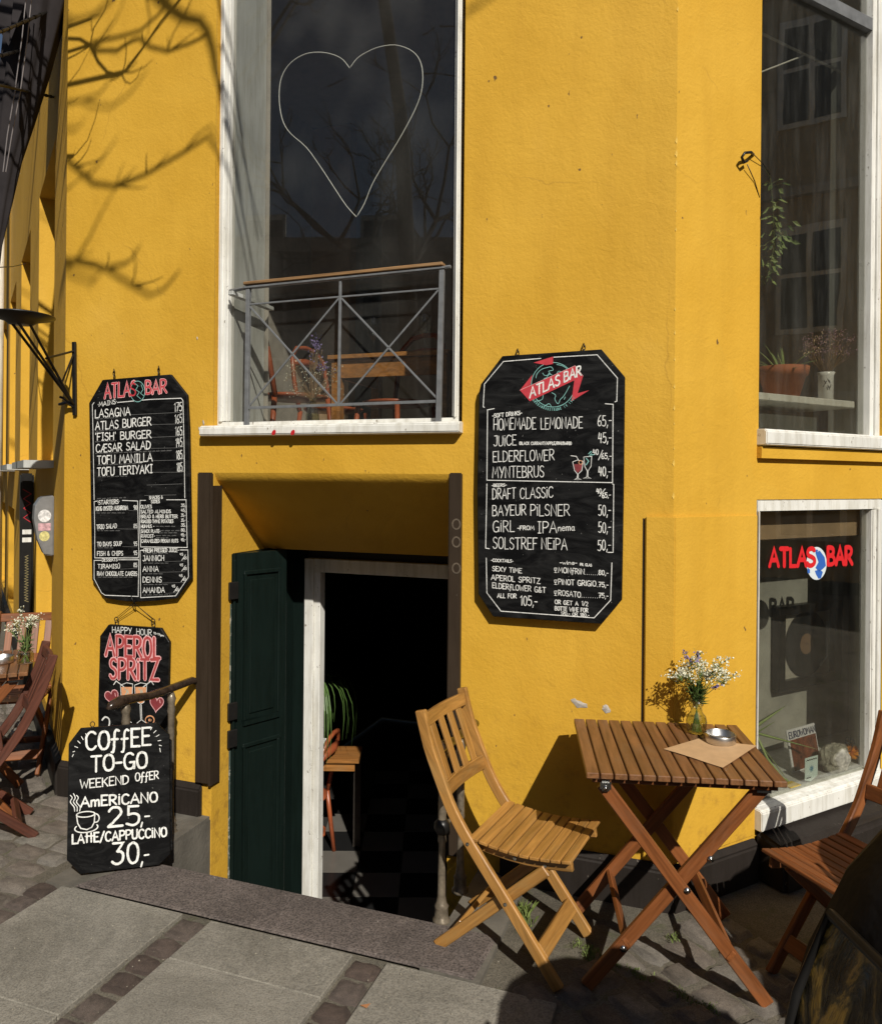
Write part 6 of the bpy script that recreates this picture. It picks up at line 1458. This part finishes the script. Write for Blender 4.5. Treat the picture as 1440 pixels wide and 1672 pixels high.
# big aloe in the lower window, leaves leaning out from the left
ba = dq(1238, 1225, -.20); ba.z = SZ; t = thing('potted_aloe', 'large aloe with long toothed leaves at the left of the lower right window', 'plant', tuple(ba))
b = MB(); b.lathe(ba, [(0, 0), (.05, 0), (.065, .09), (.06, .09), (0, .08)], 20); b.build('pot', M['board'], t, True)
for (x0, y0, x1, y1, w_) in ((1226, 1192, 1284, 1152, .024), (1226, 1195, 1335, 1224, .019), (1226, 1202, 1266, 1178, .015), (1228, 1198, 1292, 1282, .011)):
    a_ = dq(x0, y0, -.2); e_ = dq(x1, y1, -.09); aloeleaf(a_, e_ - a_, (e_ - a_).length, w_, .0, t, M['aloe'])
a_ = dq(1290, 1280, -.08)
ribp = [dq(1234, 1198, -.16), dq(1252, 1238, -.12), dq(1275, 1268, -.10), dq(1300, 1285, -.08), dq(1332, 1284, -.07)]
b = MB(); b.tube(ribp, [.006, .006, .005, .003, .001], 6); b.build('leaf', M['aloe'], t, True)

# ================================================================== THE STREET BEHIND THE CAMERA
def rot2(v, a): return V((v.x * math.cos(a) - v.y * math.sin(a), v.x * math.sin(a) + v.y * math.cos(a), 0))
def street_house(c, along, width, height, m, label, storeys=4, depth=5):
    along = V(along).normalized(); inw = V((along.y, -along.x, 0))
    if (V((0, 2, 0)) - c).dot(inw) > 0: inw = -inw
    t = thing('town_house', label, 'house', tuple(c)); b = MB(); b.box(c - along * width / 2, along * width, inw * depth, Z * height); o = b.build('wall', m, t); recalc(o)
    cr = MB(); 
    for k in range(1, storeys): z = height * k / storeys; cr.box(c - along * width / 2 - inw * .10, along * width, inw * .098, Z * .18)
    for k in range(1, storeys): z = height * k / storeys - .3; cr.box(c - along * width / 2 - inw * .12 + Z * z, along * width, inw * .118, Z * .14)
    cr.box(c - along * width / 2 - inw * .3 + Z * (height - .35), along * width, inw * .298, Z * .35); o = cr.build('cornice', M['stucco'], t); recalc(o)
    nw = int(width / 2.4)
    wm_ = None
    for k in range(storeys):
        for i in range(nw):
            p = c + along * (-width / 2 + (i + .5) * width / nw - .5) + Z * (height * k / storeys + .8)
            if wm_ is None:
                b = MB(); b.box(-inw * .04, along * 1.0, inw * .038, Z * 1.7)
                fr = b.build('window', M['white'], None, frame=Matrix.Identity(4)); recalc(fr); g = MB()
                for (x, z) in ((.08, .08), (.54, .08), (.08, .95), (.54, .95)): g.box(along * x + Z * z - inw * .046, along * .38, inw * .004, Z * (.8 if z < .5 else .62))
                gl = g.build('glass', M['darkglass'], None, frame=Matrix.Identity(4)); recalc(gl); wm_ = (fr, gl); first = True
                fr.parent = t; gl.parent = fr; fr.location = p - c; gl.location = (0, 0, 0)
            else:
                f2 = wm_[0].copy(); g2 = wm_[1].copy(); COL.objects.link(f2); COL.objects.link(g2); f2.parent = t; g2.parent = f2; f2.location = p - c
    return t
M['stucco'] = simple('pale_stucco', (.42, .38, .32), .85); M['stucco2'] = simple('ochre_stucco', (.38, .30, .18), .85); M['stucco3'] = simple('grey_stucco', (.22, .22, .22), .85)
M['darkglass'] = simple('dark_window_glass', (.03, .035, .04), .1, 0, .2, 3, 0)
street_house(V((11, 0, 0)), (0, 1, 0), 14, 13, M['stucco2'], 'ochre stucco town house with white windows across the street to the right')
street_house(V((11.5, 15.5, 0)), (-.2, 1, 0), 15, 12, M['stucco'], 'pale stucco town house further along the street to the right')
street_house(V((-8.5, -9.0, 0)), (.8, -.6, 0), 14, 7.5, M['stucco3'], 'low grey town house across the street behind the camera, left side')
street_house(V((3, -15.5, 0)), (1, 0, 0), 12, 9.5, M['stucco'], 'pale stucco town house behind the camera')
street_house(V((-12.5, 4, 0)), (-.3, 1, 0), 14, 12, M['stucco3'], 'grey town house along the left street', 4)
# overhead wires
for i, (a, c) in enumerate((((-9, -8, 6.5), (2, 5.5, 6.0)), ((-9, -1, 7.0), (9, -2, 7.2)), ((-10, 1, 6.9), (10.5, -.5, 6.6)))):
    a, c = V(a) + Z * 2.8, V(c) + Z * 2.8
    if i == 0: continue
    b = MB(); b.tube([a.lerp(c, k / 8) - Z * .4 * math.sin(math.pi * k / 8) for k in range(9)], .01, 5); tag(b.build('overhead_wire', M['blackiron']), ['','thin black wire strung above the street, the one nearer behind the camera','thin black wire strung above the street, the farther one'][i], 'wire', 'overhead street wires')

# bare tree: its twigs throw the shadows on the wall.  trunk left of the camera, crown over the street
tk = V((-4.3, -1.2, 0)); t = thing('bare_tree', 'leafless street tree behind the camera whose twigs shade the yellow wall', 'tree', tuple(tk))
hub0 = V((-3.4, .5, 7.6)); b = MB(); b.tube([tk, tk + V((.05, .1, 2)), tk + V((.1, .2, 4.2)), tk + V((.4, .7, 6.0)), hub0], [.17, .14, .11, .08, .05], 12); b.build('trunk', M['bark'], t, True)
br = MB()
def back(x, y, k): p = pm(x, y, 0); return p - LD * (k / LD.y)
def twig(pts, k, r0, r1=None, ks=None):
    r1 = r1 or r0 * .5; r0 *= .95 if k < 2 else 1.0; r1 *= .9; P = []
    for i, (x, y) in enumerate(pts): P.append(back(x, y, k + (ks or 0) * i / max(1, len(pts) - 1)) )
    n_ = len(P); br.tube(P, [r0 + (r1 - r0) * i / (n_ - 1) for i in range(n_)], 6); return P
hub = V((-3.4, .5, 7.6))
tw = []
tw.append(twig([(60, 70), (105, 62), (130, 63), (147, 73), (160, 100), (175, 117), (190, 121), (202, 117), (235, 75), (262, 35), (300, -10), (330, -60)], .95, .0085, .006))
tw.append(twig([(147, 73), (153, 45), (172, 15), (180, -20)], .95, .005, .003)); tw.append(twig([(150, 50), (149, 30)], .95, .003))
tw.append(twig([(60, 130), (105, 98), (125, 88), (147, 75)], .95, .006)); tw.append(twig([(90, 155), (110, 138), (130, 112), (147, 78)], .95, .004))
tw.append(twig([(204, 116), (218, 100), (250, 55), (290, 5), (320, -30)], 1.1, .006))
tw.append(twig([(198, 120), (205, 133), (213, 136), (224, 126), (232, 106)], .95, .004, .002))
tw.append(twig([(148, 70), (200, 58), (228, 50), (262, 20), (285, -20)], 2.6, .010, .008))
tw.append(twig([(150, 82), (190, 82), (215, 66), (228, 62), (245, 76), (275, 83), (310, 70), (336, 58)], 2.2, .010, .009))
tw.append(twig([(274, 82), (282, 55), (300, 25), (318, -15)], 2.0, .005)); tw.append(twig([(238, -10), (245, 30), (240, 60)], 2.2, .005))
tw.append(twig([(225, -40), (262, -2), (280, 15), (300, 28), (326, 33), (338, 50), (347, 80), (352, 112), (372, 175), (395, 260)], 3.2, .026, .012))
tw.append(twig([(326, 33), (336, 52), (331, 44)], 3.0, .012))
tw.append(twig([(95, 248), (120, 270), (140, 288), (152, 299), (190, 304), (240, 283), (300, 248), (340, 222), (352, 240), (372, 262)], 3.0, .013, .009))
tw.append(twig([(300, 248), (320, 222), (342, 205), (356, 222)], 3.1, .007)); tw.append(twig([(142, 290), (165, 262), (190, 225)], 4.6, .009, .005))
tw.append(twig([(98, 255), (112, 261), (125, 250), (143, 228), (155, 195), (162, 166)], .85, .0045, .0022)); tw.append(twig([(120, 254), (123, 240)], .85, .002))
tw.append(twig([(90, 320), (110, 308), (135, 288)], 3.5, .008)); tw.append(twig([(142, 288), (144, 276)], 3.0, .007))
tw.append(twig([(80, 405), (105, 424), (140, 430), (172, 438), (215, 465), (245, 482), (268, 472), (282, 455), (292, 443)], 3.6, .014, .007))
tw.append(twig([(108, 438), (122, 426), (145, 390), (155, 368), (172, 335), (188, 308)], 4.3, .011, .005)); tw.append(twig([(172, 438), (205, 430), (218, 420), (228, 400)], 3.4, .011, .006))
tw.append(twig([(90, 430), (120, 448), (150, 458), (165, 445)], 5.2, .012, .008)); tw.append(twig([(148, 455), (150, 470)], 5.0, .010))
tw.append(twig([(95, 172), (115, 167), (135, 163), (160, 155), (180, 130)], 4.0, .011, .006)); tw.append(twig([(135, 163), (150, 172), (182, 174), (212, 152), (240, 115)], 4.4, .009, .006)); tw.append(twig([(95, 212), (125, 210), (138, 195)], 4.8, .010))
tw.append(twig([(90, 20), (120, 35), (150, 25), (190, -10)], 4.6, .014)); tw.append(twig([(100, 45), (140, 30), (165, 22), (200, -20)], 4.8, .008)); tw.append(twig([(158, 72), (190, 30), (205, -10)], 4.0, .007))
tw.append(twig([(360, 60), (385, 110), (400, 165), (430, 260)], 1.9, .008)); tw.append(twig([(358, 120), (392, 170), (440, 235)], 2.2, .007)); tw.append(twig([(366, 185), (390, 250), (420, 330), (445, 420)], 2.0, .008)); tw.append(twig([(370, 260), (400, 330), (430, 420)], 2.0, .006)); tw.append(twig([(352, -20), (380, 60), (400, 150)], 2.4, .009))
tw.append(twig([(760, 20), (800, -5), (850, -40)], 5, .012))
r5 = random.Random(11)
for k_ in range(34):
    x0_, y0_ = r5.choice([(105, 62), (150, 80), (200, 118), (235, 75), (275, 83), (120, 270), (190, 303), (240, 283), (172, 438), (215, 465), (180, 130), (335, 50), (300, 28), (108, 170), (120, 425), (145, 30)])
    a_ = R(r5.uniform(-100, 10)); L2 = r5.uniform(18, 60); bend = r5.uniform(-.5, .5); kk = r5.uniform(.9, 3.5)
    twig([(x0_ + L2 * q_ * math.cos(a_ + bend * q_), y0_ + L2 * q_ * math.sin(a_ + bend * q_)) for q_ in (0, .3, .65, 1)], kk, .0035 + .0012 * kk, .002)
for P in tw:
    L_ = min((P[0], P[-1]), key=lambda p: p.x); T_ = max((P[0], P[-1]), key=lambda p: p.z)
    left = (L_ - CM).dot(UM) - 0 < -2.0
    if left: br.tube([L_, L_.lerp(hub, .5) + V((-.15, 0, .05)), hub], [.008, .014, .03], 5)
    elif T_.z > back(200, 8, 2).z and (P[0] - P[-1]).length > .1 and (T_ + LD * ((CM - T_).dot(NM) / LD.dot(NM))).z > pm(200, 4).z: br.tube([T_, T_ + V((0, 0, 1.2)), hub + V((.8, 0, 1.6)), hub], [.006, .010, .016, .03], 5)
rr_ = random.Random(3)
def grow(p, d, L, r_, n_):
    q = p + d * L; br.tube([p, p.lerp(q, .5) + V((rr_.gauss(0, .03), rr_.gauss(0, .03), rr_.gauss(0, .03))), q], [r_, r_ * .8, r_ * .6], 5, cap=False)
    if n_ > 0:
        for _ in range(3): grow(q, (d + V((rr_.gauss(0, .45), rr_.gauss(0, .45), rr_.gauss(.12, .35)))).normalized(), L * rr_.uniform(.55, .8), r_ * .58, n_ - 1)
for d in ((-.8, -.3, .6), (-.5, -.9, .7), (-.9, .1, .5), (-.2, -.8, 1.0)): grow(tk + V((.1, .2, 4.2)), V(d).normalized(), 1.3, .05, 4)
br.build('branches', M['bark'], t)['kind'] = 'stuff'

# ================================================================== CARGO BIKES with rain covers
M['hood'] = simple('black_rain_cover', (.008, .007, .007), .75, 0, .3, 8, .4, 9, .02, spec=.15)
def plastic():
    m, n, l, b = newmat('plastic_window_wall_reflection'); vec = coord(n, l, (2.5, 2.5, 1)); f = noise(n, l, vec, 7, 6, .65, 1.2)
    l.new(ramp(n, l, f, [(.42, (.018, .014, .008)), (.50, (.09, .065, .025)), (.58, (.42, .25, .05)), (.66, (.08, .06, .03))]), b.inputs['Base Color'])  # gold streaks painted in as the yellow wall's reflection
    b.inputs['Roughness'].default_value = .12; bump(n, l, b, f, .6, .01); return m
M['plasticwin'] = plastic()
def cargo_bike(label):
    t = thing('cargo_bike', label, 'cargo bike', (0, 0, 0), 'cargo bikes with black rain covers')
    prof = [(.46, .62), (.455, .80), (.435, .92), (.40, 1.03), (.34, 1.14), (.25, 1.23), (.12, 1.30), (0, 1.32)]
    full = prof + [(-x, z) for x, z in prof[::-1][1:]]
    ys = [(-.42, .9), (-.40, .97), (-.3, 1), (0, 1.01), (.30, 1), (.40, .96), (.44, .88)]
    vs = []; fs = []; n = len(full)
    for y, s in ys: vs += [V((x * s, y, .62 + (z - .62) * (s if abs(y) < .41 else .93))) for x, z in full]
    for i in range(len(ys) - 1):
        for j in range(n - 1): fs.append((i * n + j, i * n + j + 1, (i + 1) * n + j + 1, (i + 1) * n + j))
    fs.append(tuple(range(n))); fs.append(tuple((len(ys) - 1) * n + j for j in range(n)))
    o = mesh_obj('rain_cover', vs, fs, M['hood'], t, True); recalc(o)
    for sg in (-1, 1):
        b = MB(); pr_ = [(.458, .70), (.446, .86), (.42, .98), (.372, 1.09)]
        vs = []; 
        for (x, z) in pr_:
            for y in (-.30, -.1, .1, .34): b.v.append(V((sg * (x + .012), y, z)))
        for i in range(3):
            for j in range(3): q = i * 4 + j; b.f.append((q, q + 1, q + 5, q + 4))
        b.build('side_window', M['plasticwin'], t, True)
        b = MB(); b.tube([V((sg * (x + .014), y, z)) for (x, z, y) in [(.458, .70, -.30), (.446, .86, -.30), (.42, .98, -.30), (.372, 1.09, -.30), (.372, 1.09, .34), (.42, .98, .34), (.446, .86, .34), (.458, .70, .34)]], .008, 6, True); b.build('window_piping', M['blackiron'], t, True)
        w = MB(); c = V((sg * .43, .12, .30)); w.tube([c + V((0, math.cos(a), math.sin(a))) * .28 for a in [i * math.pi / 14 for i in range(28)]], .02, 8, True); wh = w.build('wheel', M['fabricblack'], t, True)
        w = MB()
        for i in range(14): a = i * math.pi / 7; w.tube([c, c + V((0, math.cos(a), math.sin(a))) * .265], .0012, 3)
        w.tube([c - X_ * .04, c + X_ * .04], .02, 8); w.build('spokes', M['steel'], wh)
    b = MB(); b.box((-.40, -.42, .22), (.80, 0, 0), (0, .86, 0), (0, 0, .41)); o = b.build('cargo_box', M['brown'], t); recalc(o); bevel(o, .01)
    b = MB(); b.tube([V((0, -.42, .30)), V((0, -.8, .28)), V((0, -1.25, .32))], .025, 8); b.tube([V((0, -.9, .3)), V((0, -1.0, .78))], .02, 8); b.tube([V((-.3, -.46, .98)), V((.3, -.46, .98))], .014, 8); b.tube([V((0, -1.25, .32)), V((0, -1.0, .7))], .016, 8); b.build('frame', M['blackiron'], t, True)
    b = MB(); b.box((-.09, -1.12, .80), (.18, 0, 0), (0, .26, 0), (0, 0, .05)); o = b.build('saddle', M['fabricblack'], t); recalc(o); bevel(o, .02, 2)
    w = MB(); c = V((0, -1.35, .33)); w.tube([c + V((0, math.cos(a), math.sin(a))) * .31 for a in [i * math.pi / 14 for i in range(28)]], .02, 8, True); w.build('wheel', M['fabricblack'], t, True)
    return t
cb = cargo_bike('cargo bike with black rain cover and streaky plastic window in the bottom right corner')
cb.location = (.965, .77, 0); cb.rotation_euler.z = R(4)
c2 = copy_tree(cb); c2['label'] = 'second cargo bike with a black rain cover parked beyond the first, outside the right edge'; c2.location = (1.90, 1.42, 0); c2.rotation_euler.z = 0
